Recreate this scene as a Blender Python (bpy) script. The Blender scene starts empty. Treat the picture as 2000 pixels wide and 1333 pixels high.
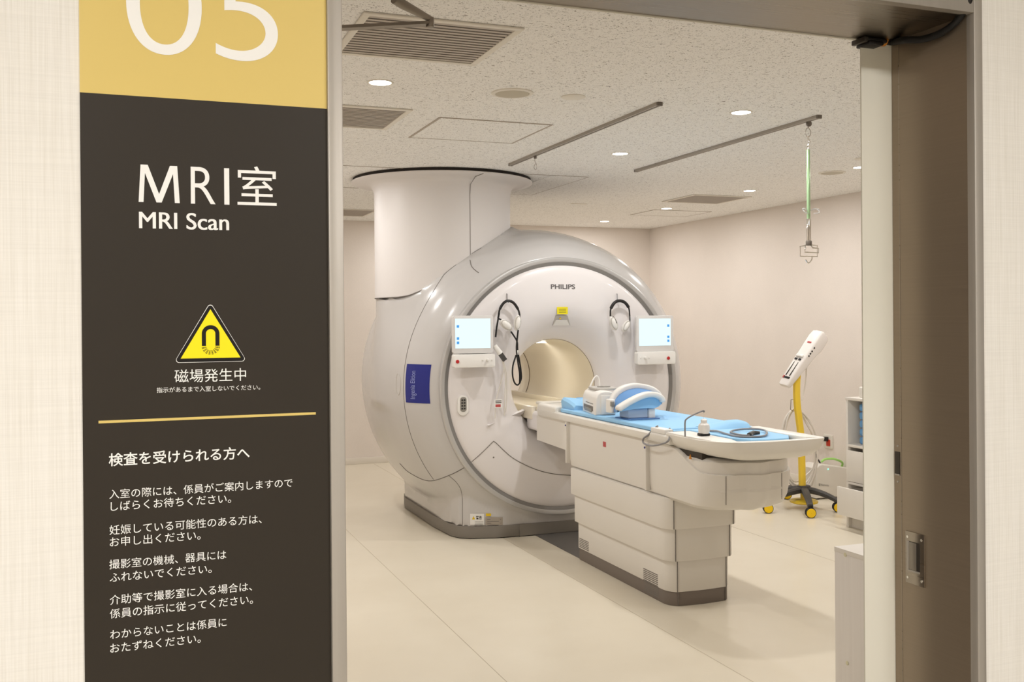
import bpy, bmesh, math, random
import numpy as np
from mathutils import Vector, Matrix
from mathutils.bvhtree import BVHTree
PI = math.pi
random.seed(4)
SC = bpy.context.scene
COL = SC.collection

# ------------------------------------------------------------------ camera
F_, YAW, PIT, ROL, SY = 1970.15, .36478, .002125, .007643, -39.44     # pixels of a 2000 x 1333 frame
EYE = Vector((0, 0, 1.6))
fw = Vector((math.sin(YAW)*math.cos(PIT), math.cos(YAW)*math.cos(PIT), -math.sin(PIT)))
rt = Vector((math.cos(YAW), -math.sin(YAW), 0))
dn = fw.cross(rt)
r2 = rt*math.cos(ROL) + dn*math.sin(ROL)
d2 = -rt*math.sin(ROL) + dn*math.cos(ROL)
cd = bpy.data.cameras.new('camera'); cam = bpy.data.objects.new('camera', cd); COL.objects.link(cam)
cd.sensor_width = 36; cd.lens = F_/2000*36; cd.shift_y = SY/2000
cd.clip_start = .05; cd.clip_end = 60
cam.matrix_world = Matrix.Translation(EYE) @ Matrix((r2, -d2, -fw)).transposed().to_4x4()
SC.camera = cam

def at(x, y, X=None, Y=None, Z=None):
    """the point of the room seen at a place of the photograph, on a plane X=, Y= or Z="""
    d = r2*((x-1000)/F_) + d2*((y-666.5-SY)/F_) + fw
    if X is not None: k = (X-EYE.x)/d.x
    elif Y is not None: k = (Y-EYE.y)/d.y
    else: k = (Z-EYE.z)/d.z
    return EYE + d*k

# ------------------------------------------------------------------ world, exposure
W = bpy.data.worlds.new('world'); SC.world = W; W.use_nodes = True
W.node_tree.nodes['Background'].inputs[0].default_value = (1, .95, .9, 1)
W.node_tree.nodes['Background'].inputs[1].default_value = .05
vs = SC.view_settings
vs.view_transform = 'Standard'; vs.look = 'None'; vs.gamma = 1; vs.use_curve_mapping = False
vs.exposure = 0.0
ROOM_W = 10.8        # watts of each room downlight
BORE_W = 1.25         # lamp inside the scanner bore
HALL_W = 36.0        # watts of each corridor light
LAMP = (1, .985, .965)
HALL = (.985, .985, .985)

# ------------------------------------------------------------------ materials
def srgb(r, g, b):
    f = lambda c: (c/255/12.92) if c/255 <= .04045 else ((c/255+.055)/1.055)**2.4
    return (f(r), f(g), f(b), 1)
MATS = {}
def mat(name, col, rough=.5, metal=0, spec=.5, coat=0, emit=None, es=0, trans=0, ior=1.45):
    m = bpy.data.materials.new(name); m.use_nodes = True
    b = m.node_tree.nodes['Principled BSDF']
    b.inputs['Base Color'].default_value = col
    b.inputs['Roughness'].default_value = rough
    b.inputs['Metallic'].default_value = metal
    b.inputs['Specular IOR Level'].default_value = spec
    b.inputs['Coat Weight'].default_value = coat
    b.inputs['Coat Roughness'].default_value = .08
    b.inputs['Transmission Weight'].default_value = trans
    b.inputs['IOR'].default_value = ior
    if emit:
        b.inputs['Emission Color'].default_value = emit
        b.inputs['Emission Strength'].default_value = es
    MATS[name] = m
    return m
def nodes(m): return m.node_tree.nodes, m.node_tree.links, m.node_tree.nodes['Principled BSDF']
def coords(m, scale=(1, 1, 1)):
    n, l, b = nodes(m)
    t = n.new('ShaderNodeTexCoord'); mp = n.new('ShaderNodeMapping')
    mp.inputs['Scale'].default_value = scale
    l.new(t.outputs['Object'], mp.inputs['Vector'])
    return mp.outputs[0]
def noise(m, vec, scale, detail=2, rough=.5, dist=0):
    n, l, b = nodes(m)
    t = n.new('ShaderNodeTexNoise'); t.inputs['Scale'].default_value = scale
    t.inputs['Detail'].default_value = detail; t.inputs['Roughness'].default_value = rough
    t.inputs['Distortion'].default_value = dist
    l.new(vec, t.inputs['Vector']); return t.outputs['Fac']
def ramp(m, fac, stops):
    n, l, b = nodes(m)
    r = n.new('ShaderNodeValToRGB'); e = r.color_ramp.elements
    while len(e) < len(stops): e.new(.5)
    for k, (p, c) in enumerate(stops): e[k].position = p; e[k].color = c
    l.new(fac, r.inputs[0]); return r.outputs[0]
def mul(m, a, b_, fac=1):
    n, l, b = nodes(m)
    x = n.new('ShaderNodeMix'); x.data_type = 'RGBA'; x.blend_type = 'MULTIPLY'
    x.inputs[0].default_value = fac
    l.new(a, x.inputs[6]); l.new(b_, x.inputs[7]); return x.outputs[2]
def bump(m, h, s=.2, d=.002):
    n, l, b = nodes(m)
    x = n.new('ShaderNodeBump'); x.inputs['Strength'].default_value = s; x.inputs['Distance'].default_value = d
    l.new(h, x.inputs['Height']); l.new(x.outputs[0], b.inputs['Normal'])
def g(v): return (v, v, v, 1)

# room wallpaper
def wallpaper(name, c, s=1.0):
    m = mat(name, c, .75, spec=.25); n, l, b = nodes(m)
    f = noise(m, coords(m), 260, 3, .6)
    l.new(mul(m, ramp(m, f, [(.3, (c[0]*.93, c[1]*.93, c[2]*.93, 1)), (.7, c)]), ramp(m, noise(m, coords(m), 3, 2), [(.3, g(.97)), (.7, g(1))])), b.inputs['Base Color'])
    bump(m, f, .25*s, .002); return m
wallpaper('room_wall', srgb(238, 228, 219))
# corridor wallpaper: woven linen
m = mat('linen_wall', srgb(240, 236, 228), .7, spec=.25); n, l, b = nodes(m)
a1 = noise(m, coords(m, (520, 1, 7)), 1, 3, .7); a2 = noise(m, coords(m, (7, 1, 520)), 1, 3, .7)
c0 = srgb(240, 236, 229); c1 = srgb(230, 225, 216)
l.new(mul(m, ramp(m, a1, [(.30, c1), (.62, c0)]), ramp(m, a2, [(.30, g(.95)), (.62, g(1))])), b.inputs['Base Color'])
bump(m, a1, .12, .001)
# ceiling board with dark pitting
m = mat('ceiling_board', srgb(240, 236, 230), .85, spec=.2); n, l, b = nodes(m)
f1 = noise(m, coords(m, (1, 1.5, 1)), 75, 2, .55, 1.2)
f2 = noise(m, coords(m, (1.5, 1, 1)), 115, 1, .5, .8)
l.new(mul(m, ramp(m, f1, [(.615, srgb(250, 248, 244)), (.67, srgb(132, 122, 112))]), ramp(m, f2, [(.62, g(1)), (.68, g(.66))])), b.inputs['Base Color'])
bump(m, f1, .25, .002)
# vinyl floor
m = mat('vinyl_floor', srgb(214, 204, 184), .3, spec=.4); n, l, b = nodes(m)
l.new(ramp(m, noise(m, coords(m), 1.6, 3, .6), [(.3, srgb(226, 216, 196)), (.7, srgb(232, 223, 204))]), b.inputs['Base Color'])
mat('floor_joint', srgb(190, 178, 156), .5)
mat('hall_floor', srgb(200, 190, 172), .35)
mat('hall_paint', srgb(228, 222, 212), .8)
# brushed stainless steel
def brushed(name, c, rough, sc, me=1.0):
    m = mat(name, c, rough, me); n, l, b = nodes(m)
    f = noise(m, coords(m, sc), 1, 3, .6)
    l.new(ramp(m, f, [(.3, (c[0]*.93, c[1]*.93, c[2]*.93, 1)), (.7, c)]), b.inputs['Base Color'])
    l.new(ramp(m, f, [(.3, g(rough*.85)), (.7, g(rough*1.15))]), b.inputs['Roughness'])
    return m
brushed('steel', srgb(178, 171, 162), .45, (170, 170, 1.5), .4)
brushed('steel_reflect_dark', srgb(152, 137, 119), .34, (2, 2, 240), .55)  # same frame steel, browned to paint in the dark reflection on the reveal
brushed('steel_reflect_floor', srgb(150, 140, 128), .3, (2, 170, 170))  # same frame steel in its own tone, painting in the reflected floor
brushed('steel_plate', srgb(170, 160, 148), .3, (2, 2, 120))
mat('cream_paint', srgb(232, 228, 214), .55); mat('door_brown', srgb(92, 80, 68), .45)
mat('steel_dark', srgb(70, 64, 58), .5, .6)
mat('closer_metal', srgb(150, 142, 132), .4, .7)
# sign
m = mat('sign_gold', srgb(222, 196, 116), .42, spec=.35)
m = mat('sign_brown', srgb(50, 44, 37), .45, spec=.3)
mat('sign_black', srgb(26, 22, 20), .5, spec=.3)
mat('sign_white', srgb(246, 244, 240), .5, spec=.3)
mat('sign_yellow', srgb(250, 232, 30), .5, spec=.3)
# scanner
mat('shell_silver', srgb(203, 200, 198), .24, .0, .5, .35)
mat('shell_white', srgb(236, 231, 230), .32, 0, .5, .2)
mat('column_white', srgb(226, 221, 218), .45, 0, .4)
mat('bezel', srgb(196, 194, 192), .3, .35)
mat('bezel_dark', srgb(140, 137, 134), .35, .3)
mat('bore_cream', srgb(240, 231, 212), .3, 0, .5, .2)
mat('rim_brown', srgb(90, 62, 38), .5)
mat('skirt_grey', srgb(132, 126, 118), .5)
mat('seam', srgb(120, 114, 108), .6)
mat('gap_dark', srgb(40, 34, 30), .8)
mat('table_white', srgb(230, 225, 217), .4, 0, .45)
mat('table_top_white', srgb(238, 234, 226), .35, 0, .45)
mat('table_grey', srgb(196, 191, 184), .45)
mat('table_skirt', srgb(124, 114, 106), .55)
mat('display_frame', srgb(222, 219, 216), .4)
mat('screen', srgb(60, 70, 80), .3, emit=(.80, .97, 1, 1), es=1.02)
mat('icon_blue', srgb(60, 140, 215), .4, emit=srgb(80, 160, 230), es=.45)
mat('red_button', srgb(190, 40, 40), .4)
mat('label_blue', srgb(32, 40, 130), .4)
mat('label_text', srgb(150, 160, 215), .5)
mat('brand_grey', srgb(100, 96, 96), .4)
mat('label_yellow', srgb(236, 220, 30), .5)
mat('label_amber', srgb(232, 196, 30), .5)
mat('label_white', srgb(240, 238, 234), .5)
mat('label_grey', srgb(168, 158, 146), .5)
mat('print_black', srgb(50, 48, 46), .5)
mat('print_red', srgb(190, 80, 80), .5)
mat('black_plastic', srgb(30, 27, 27), .45)
mat('black_rubber', srgb(22, 20, 20), .6)
mat('white_plastic', srgb(240, 237, 232), .35)
mat('clear_plastic', srgb(240, 240, 240), .1, trans=.75)
mat('keypad_grey', srgb(150, 146, 138), .45)
mat('grey_cable', srgb(140, 138, 140), .45)
mat('white_cable', srgb(228, 222, 214), .45)
mat('pale_pipe', srgb(170, 205, 160), .2, .35, .6, .5)
mat('chrome', srgb(225, 222, 216), .15, 1)
# cushions
def cloth(name, c, rough=.55):
    m = mat(name, c, rough, spec=.3); bump(m, noise(m, coords(m), 400, 2), .15, .001); return m
cloth('pad_blue', srgb(158, 208, 246)); cloth('pad_blue_deep', srgb(126, 186, 238)); cloth('pad_pale', srgb(204, 218, 234)); cloth('pad_lining', srgb(104, 150, 204))
mat('pad_shadow', srgb(88, 128, 180), .6)  # deeper blue that paints the shadow under the foam stand
mat('stand_yellow', srgb(244, 208, 62), .35, 0, .5, .2)
mat('wheel_yellow', srgb(250, 206, 20), .4)
mat('base_charcoal', srgb(72, 69, 66), .5)
mat('injector_white', srgb(242, 236, 231), .35)
mat('box_white', srgb(226, 220, 210), .45)
mat('led_green', srgb(90, 240, 190), .4, emit=(.2, 1, .7, 1), es=2)
mat('hose_green', srgb(170, 225, 120), .4)
mat('cabinet_white', srgb(232, 226, 217), .5)
mat('cabinet_inside', srgb(206, 204, 200), .6)
m = mat('cabinet_grain', srgb(218, 212, 205), .5); n, l, b = nodes(m)
l.new(ramp(m, noise(m, coords(m, (60, 60, 1.5)), 1, 3, .6), [(.3, srgb(234, 228, 222)), (.7, srgb(240, 235, 229))]), b.inputs['Base Color'])
mat('screw_cap', srgb(228, 222, 190), .5)
mat('folded_blue', srgb(108, 158, 205), .8)
mat('vent_metal', srgb(188, 178, 166), .5, .1)
mat('vent_dark', srgb(108, 100, 92), .7)
mat('fixture_white', srgb(232, 226, 214), .5)
mat('speaker_mesh', srgb(196, 188, 170), .7)
mat('rail_grey', srgb(168, 160, 150), .4, .5)
mat('rail_dark', srgb(120, 112, 104), .5, .4)
mat('lamp_glow', (1, 1, 1, 1), .5, emit=(1, .96, .9, 1), es=14)
mat('lamp_soft', (1, 1, 1, 1), .5, emit=(1, .96, .9, 1), es=2)
mat('panel_line', srgb(176, 164, 150), .6)
mat('trench_grey', srgb(104, 100, 96), .5)
mat('orange', srgb(214, 140, 50), .5)
mat('baseboard', srgb(230, 222, 210), .5)
mat('outlet_red', srgb(200, 55, 30), .5)

# ------------------------------------------------------------------ mesh building
class MB:
    def __init__(s): s.bm = bmesh.new(); s.mi = 0
    def add(s, tmp, mx=None):
        if mx is not None: bmesh.ops.transform(tmp, matrix=mx, verts=tmp.verts)
        vm = {v: s.bm.verts.new(v.co) for v in tmp.verts}
        for f in tmp.faces:
            try: k = s.bm.faces.new([vm[v] for v in f.verts]); k.material_index = s.mi
            except ValueError: pass
        tmp.free(); return s
    def mat(s, i): s.mi = i; return s
    def box(s, x0, x1, y0, y1, z0, z1, bev=0, seg=2, mx=None):
        t = bmesh.new(); bmesh.ops.create_cube(t, size=1)
        bmesh.ops.transform(t, matrix=Matrix.Translation(((x0+x1)/2, (y0+y1)/2, (z0+z1)/2)) @ Matrix.Diagonal((abs(x1-x0), abs(y1-y0), abs(z1-z0), 1)), verts=t.verts)
        if bev: bmesh.ops.bevel(t, geom=t.edges[:], offset=bev, segments=seg, profile=.5, affect='EDGES')
        return s.add(t, mx)
    def prism(s, poly, a0, a1, axis='z', bev=0, seg=2, mx=None):
        """polygon extruded along an axis: z -> (x,y), y -> (x,z), x -> (y,z)"""
        f = {'z': lambda p, a: (p[0], p[1], a), 'y': lambda p, a: (p[0], a, p[1]), 'x': lambda p, a: (a, p[0], p[1])}[axis]
        t = bmesh.new()
        A = [t.verts.new(f(p, a0)) for p in poly]; B = [t.verts.new(f(p, a1)) for p in poly]
        c0 = t.faces.new(A); c1 = t.faces.new(B[::-1]); N = len(poly)
        for i in range(N): t.faces.new((A[i], B[i], B[(i+1) % N], A[(i+1) % N]))
        bmesh.ops.recalc_face_normals(t, faces=t.faces)
        if bev:
            es = [e for e in t.edges if c0 in e.link_faces or c1 in e.link_faces]
            bmesh.ops.bevel(t, geom=es, offset=bev, segments=seg, profile=.5, affect='EDGES')
        return s.add(t, mx)
    def loft(s, rings, cap=(True, True), closed=True, mx=None):
        t = bmesh.new(); R = [[t.verts.new(p) for p in r] for r in rings]; N = len(R[0])
        for a, b_ in zip(R, R[1:]):
            for i in range(N if closed else N-1):
                j = (i+1) % N
                t.faces.new((a[i], a[j], b_[j], b_[i]))
        if cap[0]: t.faces.new(R[0][::-1])
        if cap[1]: t.faces.new(R[-1])
        if closed and cap[0] and cap[1]: bmesh.ops.recalc_face_normals(t, faces=t.faces)
        return s.add(t, mx)
    def lathe(s, prof, c, axis='z', n=64, mx=None, cap=(False, False)):
        rings = []
        for r, h in prof:
            ring = []
            for i in range(n):
                a = 2*PI*i/n; u, v = r*math.cos(a), r*math.sin(a)
                ring.append({'z': (c[0]+u, c[1]+v, c[2]+h), 'y': (c[0]+u, c[1]+h, c[2]+v), 'x': (c[0]+h, c[1]+u, c[2]+v)}[axis])
            rings.append(ring)
        return s.loft(rings, cap, True, mx)
    def cyl(s, c, r, h, axis='z', n=32, bev=0, mx=None):
        p = [(r, 0), (r, h)] if not bev else [(r-bev, 0), (r-bev*.3, bev*.3), (r, bev), (r, h-bev), (r-bev*.3, h-bev*.3), (r-bev, h)]
        return s.lathe(p, c, axis, n, mx, (True, True))
    def tube(s, pts, r, n=8, closed=False):
        P = [Vector(p) for p in pts]; K = len(P); rings = []
        T = []
        for i in range(K):
            a = P[(i-1) % K] if (closed or i > 0) else P[i]; b_ = P[(i+1) % K] if (closed or i < K-1) else P[i]
            d = (b_-a); T.append(d.normalized() if d.length > 1e-9 else Vector((0, 0, 1)))
        u = T[0].orthogonal().normalized()
        for i in range(K):
            u = (u - T[i]*u.dot(T[i]))
            u = u.normalized() if u.length > 1e-6 else T[i].orthogonal().normalized()
            v = T[i].cross(u); rr = r[i] if isinstance(r, (list, tuple)) else r
            rings.append([P[i] + (u*math.cos(2*PI*k/n) + v*math.sin(2*PI*k/n))*rr for k in range(n)])
        if closed: return s.loft(rings+[rings[0]], (False, False))
        return s.loft(rings, (True, True))
    def ell(s, c, rx, ry, rz, mx=None, n=20):
        t = bmesh.new(); bmesh.ops.create_uvsphere(t, u_segments=n, v_segments=n//2, radius=1)
        bmesh.ops.transform(t, matrix=Matrix.Translation(c) @ Matrix.Diagonal((rx, ry, rz, 1)), verts=t.verts)
        return s.add(t, mx)
    def build(s, name, mats, parent=None, ang=38, loc=None, smooth=True):
        if isinstance(mats, str): mats = [mats]
        me = bpy.data.meshes.new(name)
        off = Vector((0, 0, 0))
        p = parent
        while p is not None: off += p.location; p = p.parent
        o = bpy.data.objects.new(name, me); COL.objects.link(o)
        if parent is None:
            xs = [v.co for v in s.bm.verts]
            if loc is None:
                lo = Vector([min(c[i] for c in xs) for i in range(3)]); hi = Vector([max(c[i] for c in xs) for i in range(3)])
                loc = Vector(((lo.x+hi.x)/2, (lo.y+hi.y)/2, lo.z))
            o.location = loc; off = Vector(loc)
        else: o.parent = parent
        for v in s.bm.verts: v.co -= off
        s.bm.normal_update(); s.bm.to_mesh(me); s.bm.free()
        for k in mats: me.materials.append(MATS[k])
        if smooth and len(me.polygons):
            me.polygons.foreach_set('use_smooth', [True]*len(me.polygons))
            me.set_sharp_from_angle(angle=math.radians(ang))
        me.update(); return o
def crom(pts, n=8, closed=False):
    P = [Vector(p) for p in pts]; out = []; K = len(P)
    for i in range(K if closed else K-1):
        p0 = P[(i-1) % K] if (closed or i > 0) else P[i]*2-P[i+1]; p1 = P[i]; p2 = P[(i+1) % K]
        p3 = P[(i+2) % K] if (closed or i+2 < K) else p2*2-p1
        for k in range(n):
            t = k/n
            out.append(.5*((2*p1) + (p2-p0)*t + (2*p0-5*p1+4*p2-p3)*t*t + (3*p1-p0-3*p2+p3)*t**3))
    if not closed: out.append(P[-1])
    return out
def rrect(x0, x1, y0, y1, r, n=6):
    out = []
    rr = r if isinstance(r, (tuple, list)) else (r,)*4
    for (cx, cy, a, q) in ((x1-rr[0], y1-rr[0], 0, rr[0]), (x0+rr[1], y1-rr[1], 90, rr[1]), (x0+rr[2], y0+rr[2], 180, rr[2]), (x1-rr[3], y0+rr[3], 270, rr[3])):
        for k in range(n+1):
            t = math.radians(a+90*k/n); out.append((cx+q*math.cos(t), cy+q*math.sin(t)))
    return out
def tag(o, label=None, cat=None, group=None, kind=None):
    if label: o['label'] = label
    if cat: o['category'] = cat
    if group: o['group'] = group
    if kind: o['kind'] = kind
    return o
def thing(name, loc, label, cat, group=None):
    o = bpy.data.objects.new(name, None); COL.objects.link(o); o.location = loc; o.empty_display_size = .1
    return tag(o, label, cat, group)
def dup(root, loc, label, rz=None):
    r = root.copy(); COL.objects.link(r); r.location = loc; r['label'] = label
    if rz is not None: r.rotation_euler.z = rz
    for ch in list(root.children):
        c = ch.copy(); COL.objects.link(c); c.parent = r
        for gch in list(ch.children):
            d = gch.copy(); COL.objects.link(d); d.parent = c
    return r
def struct(name, mb, mats, label=None, **k):
    return tag(mb.build(name, mats, **k), label, None, None, 'structure')

def glyphs(s, bold=0.0):
    """outline of a text as flat triangles: list of 2D verts, faces, bounds"""
    cu = bpy.data.curves.new('t', 'FONT'); cu.body = s; cu.size = 1; cu.offset = bold; cu.resolution_u = 5 if len(s) > 1 else 16
    o = bpy.data.objects.new('t', cu); COL.objects.link(o)
    dg = bpy.context.evaluated_depsgraph_get()
    me = bpy.data.meshes.new_from_object(o.evaluated_get(dg))
    V = [(v.co.x, v.co.y) for v in me.vertices]; Fc = [tuple(p.vertices) for p in me.polygons]
    bpy.data.objects.remove(o); bpy.data.curves.remove(cu); bpy.data.meshes.remove(me)
    xs = [v[0] for v in V]; ys = [v[1] for v in V]
    return V, Fc, (min(xs), max(xs), min(ys), max(ys))
def text(mb, s, fn, w, h=None, bold=0.0):
    """lettering of width w (and height h), fn maps flat (u, v) from its lower left corner to the surface"""
    V, Fc, (xa, xb, ya, yb) = glyphs(s, bold)
    k = w/(xb-xa); kv = h/(yb-ya) if h else k
    vs_ = [mb.bm.verts.new(fn((x-xa)*k, (y-ya)*kv)) for x, y in V]
    for f in Fc:
        try: q = mb.bm.faces.new([vs_[i] for i in f]); q.material_index = mb.mi
        except ValueError: pass
    return mb

# ------------------------------------------------------------------ room shell
YW, XL, XR, YB, ZC = 1.2916, .05, 6.06, 11.06, 2.70       # front wall face, left, right, back, ceiling
YI = 1.62                                                # inner face of the front wall
DL, DR, DT = .2605, 1.311, 2.10                          # doorway
b = MB().box(XL-.2, XR+.2, YW, YB+.2, -.1, 0); struct('floor', b, 'vinyl_floor', loc=(0, 0, 0))
b = MB().box(XL-.2, XR+.2, YW+.05, YB+.2, ZC, ZC+.1); struct('ceiling', b, 'ceiling_board', loc=(0, 0, 0))
struct('wall_back', MB().box(XL-.2, XR+.2, YB, YB+.2, 0, ZC), 'room_wall', loc=(0, 0, 0))
struct('wall_right', MB().box(XR, XR+.2, YI, YB, 0, ZC), 'room_wall', loc=(0, 0, 0))
struct('wall_left', MB().box(XL-.2, XL, YI, YB, 0, ZC), 'room_wall', loc=(0, 0, 0))
b = MB()
for (x0, x1, z0, z1) in ((-3.2, DL, 0, 2.8), (DR+.012, 6.4, 0, 2.8), (DL, DR+.012, DT+.012, 2.8)):
    b.mat(0).box(x0, x1, YW, 1.483, z0, z1)
for (x0, x1, z0, z1) in ((-3.2, .20, 0, 2.8), (DR+.07, 6.4, 0, 2.8), (.20, DR+.07, DT+.07, 2.8)): b.mat(1).box(x0, x1, 1.483, YI, z0, z1)
struct('wall_front', b, ['linen_wall', 'room_wall'], loc=(0, 0, 0))
struct('baseboard_back', MB().box(XL, XR, YB-.012, YB, 0, .07, .003), 'baseboard')
struct('baseboard_right', MB().box(XR-.012, XR, YI, YB, 0, .07, .003), 'baseboard')
# corridor behind the camera
struct('floor_corridor', MB().box(-3.2, 6.4, -2.2, YW, -.1, 0), 'hall_floor', loc=(0, 0, 0))
struct('ceiling_corridor', MB().box(-3.2, 6.4, -2.2, YW, 2.62, 2.72), 'hall_paint', loc=(0, 0, 0))
struct('wall_corridor', MB().box(-3.2, 6.4, -2.3, -2.2, 0, 2.7), 'hall_paint', loc=(0, 0, 0))
b = MB().box(-3.3, -3.2, -2.2, YW, 0, 2.7); struct('wall_corridor_left', b, 'hall_paint')
b = MB().box(6.4, 6.5, -2.2, YW, 0, 2.7); struct('wall_corridor_right', b, 'hall_paint')
# floor welds and the cable trench lid
b = MB()
for x in (1.55, 2.55, 4.3): b.box(x-.0015, x+.0015, YI, YB-.05, 0, .0008)
struct('trim_1', b, 'floor_joint')
# door frame
b = MB().box(.2415, DL, YW-.008, 1.476, 0, DT+.005, .0015)
struct('trim_2', b, 'steel')
b = MB().box(DR, 1.329, YW-.008, YW+.01, 0, 2.2, .0015)
struct('trim_3', b, 'steel')
b = MB().box(DL, DR, YW-.008, YW+.01, DT, 2.2, .0015)
struct('trim_4', b, 'steel')
rv = struct('trim_5', MB().box(DR, DR+.012, YW+.008, 1.476, 0, DT+.002), 'steel_reflect_dark', loc=(DR, 1.4, 0))
struct('trim_6', MB().box(DL, DR, YW+.008, 1.476, DT, DT+.012), 'steel_reflect_floor')
b = MB().box(1.243, DR+.03, 1.477, 1.480, 0, DT+.05); b.box(DL, 1.243, 1.477, 1.480, 2.098, DT+.05); b.box(.215, .2605, 1.477, 1.480, 0, DT+.05)
struct('trim_7', b, 'cream_paint')
# strike slot, fold line and flush pull on the reveal
sx = DR
b = MB().mat(0).box(sx-.0006, sx+.002, 1.4575, 1.4588, 0, DT)
b.build('fold_line', 'steel_plate', rv)
b = MB(); zc = at(1755, 905, X=sx).z
b.mat(1).box(sx-.0012, sx+.003, 1.4615, 1.4735, zc-.0215, zc+.0205); b.mat(2).box(sx-.0018, sx, 1.4615, 1.4735, zc-.0225, zc-.020)
for dz in (.031, -.034): b.mat(2).cyl((sx-.0018, 1.4665, zc+dz), .0018, .002, 'x', 12)
b.build('strike_slot', ['steel_plate', 'steel_dark', 'steel'], rv)
pa, pb = at(1770, 1035, X=sx), at(1807, 1050, X=sx)
y1, y0 = pa.y, pb.y; z1, z0 = 1.2125, 1.1195
fp = MB().box(sx-.0025, sx, y0, y1, z0, z1, .0006); hp = fp.build('flush_pull', 'steel_plate', rv)
b = MB().mat(0).box(sx-.0032, sx-.002, y0+.010, y1-.006, z0+.024, z1-.017, .0004)
b.mat(1).box(sx-.0045, sx-.003, y0+.018, y1-.0085, z0+.026, z1-.018, .0005)
b.mat(2).box(sx-.0052, sx-.003, y1-.0105, y1-.006, z0+.024, z1-.017, .0004)
b.mat(2).box(sx-.0045, sx-.003, y0+.010, y1-.008, z0+.022, z0+.0255, .0004)
b.build('grip_recess', ['steel_dark', 'closer_metal', 'steel'], hp)
b = MB()
for yy in (y0+.006, y1-.006):
    for zz in (z0+.010, z1-.010): b.cyl((sx-.0033, yy, zz), .0024, .0015, 'x', 14)
b.build('screw', 'chrome', hp)
# open door leaf standing against the left wall, with its closer
d1 = struct('door_1', MB().box(.17, .218, YI+.02, YI+1.36, .01, 2.09, .002), 'door_brown')  # unseen leaf, made overwide so the reveal mirrors something dark
cl = thing('door_closer', (.25, 1.66, 2.1), 'grey two-armed door closer above the doorway at upper left', 'door closer')
j = at(840, 43, Y=1.75)
jt = [at(770, -2, Y=1.69), at(786, 8, Y=1.70), at(840, 37, Y=1.75)]
MB().tube(jt, [.0085, .0085, .0055], 10).build('upper_arm', 'closer_metal', cl)
q0 = at(660, 55, Y=1.80); q1 = at(838, 46, Y=1.75); dv = (q1-q0).normalized(); up = Vector((0, 0, 1)); sd = dv.cross(up).normalized()
b = MB().loft([[p+sd*sx_*.009+up*sz*.0028 for sx_, sz in ((-1, -1), (1, -1), (1, 1), (-1, 1))] for p in (q0-dv*.12, q1)])
b.build('lower_arm', 'closer_metal', cl)
MB().cyl(j-Vector((0, 0, .010)), .0075, .018, 'z', 20, .001).build('elbow_joint', 'closer_metal', cl)
MB().box(.225, .27, 1.79, 1.99, 2.02, 2.075, .004).build('closer_body', 'closer_metal', cl)
# black sensor and cable under the lintel
s_ = thing('cable_connector', at(1700, 70, Y=1.47), 'black connector block under the steel lintel, with an orange ring on its cable', 'connector')
c0, c1 = at(1676, 72, Y=1.47), at(1724, 74, Y=1.47)
b = MB().mat(0).box(c0.x+.006, c1.x, 1.455, 1.487, c0.z-.010, 2.1-.0005, .004, 3); b.mat(1).box(c0.x, c0.x+.009, 1.453, 1.489, c0.z-.012, 2.1-.001, .002)
b.mat(0).box(c0.x+.01, c1.x-.012, 1.452, 1.489, c0.z-.0165, c0.z-.009, .003)
b.build('housing', ['black_plastic', 'steel_dark'], s_)
zz = c0.z-.001
b = MB().mat(0).lathe([(.004, 0), (.0105, 0), (.0105, .006), (.004, .006)], (c1.x-.001, 1.471, zz), 'x', 20); b.build('ring', 'orange', s_)
pts = crom([(c1.x, 1.471, zz), (c1.x+.02, 1.468, zz-.002), at(1768, 78, X=1.285), at(1800, 77, X=1.296), at(1835, 66, X=1.300), at(1862, 48, X=1.302), at(1882, 22, X=1.303), at(1892, 0, X=1.303), at(1899, -35, X=1.303), at(1903, -70, X=1.303)], 8)
MB().tube(pts, .0062, 12).build('cable', 'black_rubber', s_)

# ------------------------------------------------------------------ wall sign
YS = 1.2898
sg = thing('wall_sign', (.096, YS, 1.0), 'tall black and gold room sign with white lettering, left of the doorway', 'sign')
MB().box(-.0495, .2412, YS, YW, .75, 1.8705).build('black_panel', 'sign_brown', sg)
MB().box(-.0495, .2412, YS, YW, 1.8705, 2.35).build('gold_panel', 'sign_gold', sg)
MB().box(-.0322, .2240, YS-.0004, YS, 1.4797, 1.4828).build('gold_line', 'sign_gold', sg)
def signtext(name, s, x0, x1, z0, h=None, bold=0.0, y=YS-.0004):
    b_ = MB(); text(b_, s, lambda u, v: (x0+u, y, z0+v), x1-x0, h, bold)
    return b_.build(name, 'sign_white', sg, smooth=False)
signtext('numeral', '0', .0022, .0888, 1.9226, .122, -.012)
signtext('numeral', '5', .1030, .1804, 1.9228, .120, -.012)
mp = [(0, 0), (12, 212), (52, 212), (114, 48), (176, 212), (217, 212), (230, 0), (202, 0), (193, 165), (128, 0), (99, 0), (36, 165), (27, 0)]
t = bmesh.new(); t.faces.new([t.verts.new((.0144+x*.000204, YS-.0004, 1.7436+y*.000212)) for x, y in mp[::-1]]); bmesh.ops.triangulate(t, faces=t.faces)
b = MB(); b.add(t); b.build('letter', 'sign_white', sg, smooth=False)
signtext('letter', 'R', .0742, .1032, 1.7436, .0450, -.006)
signtext('letter', 'I', .1136, .1197, 1.7436, .0450)
signtext('character', '室', .1294, .1771, 1.7440)
b = MB()
for k in range(3): text(b, 'MRI Scan', lambda u, v: (.0146+u+.00045*k, YS-.0004-.00003*k, 1.7118+v), .1036, .0202)
b.build('letter_line', 'sign_white', sg, smooth=False)
signtext('letter_line', '磁場発生中', .0535, .1380, 1.5252)
signtext('letter_line', '指示があるまで入室しないでください。', .0331, .1550, 1.5137)
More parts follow.
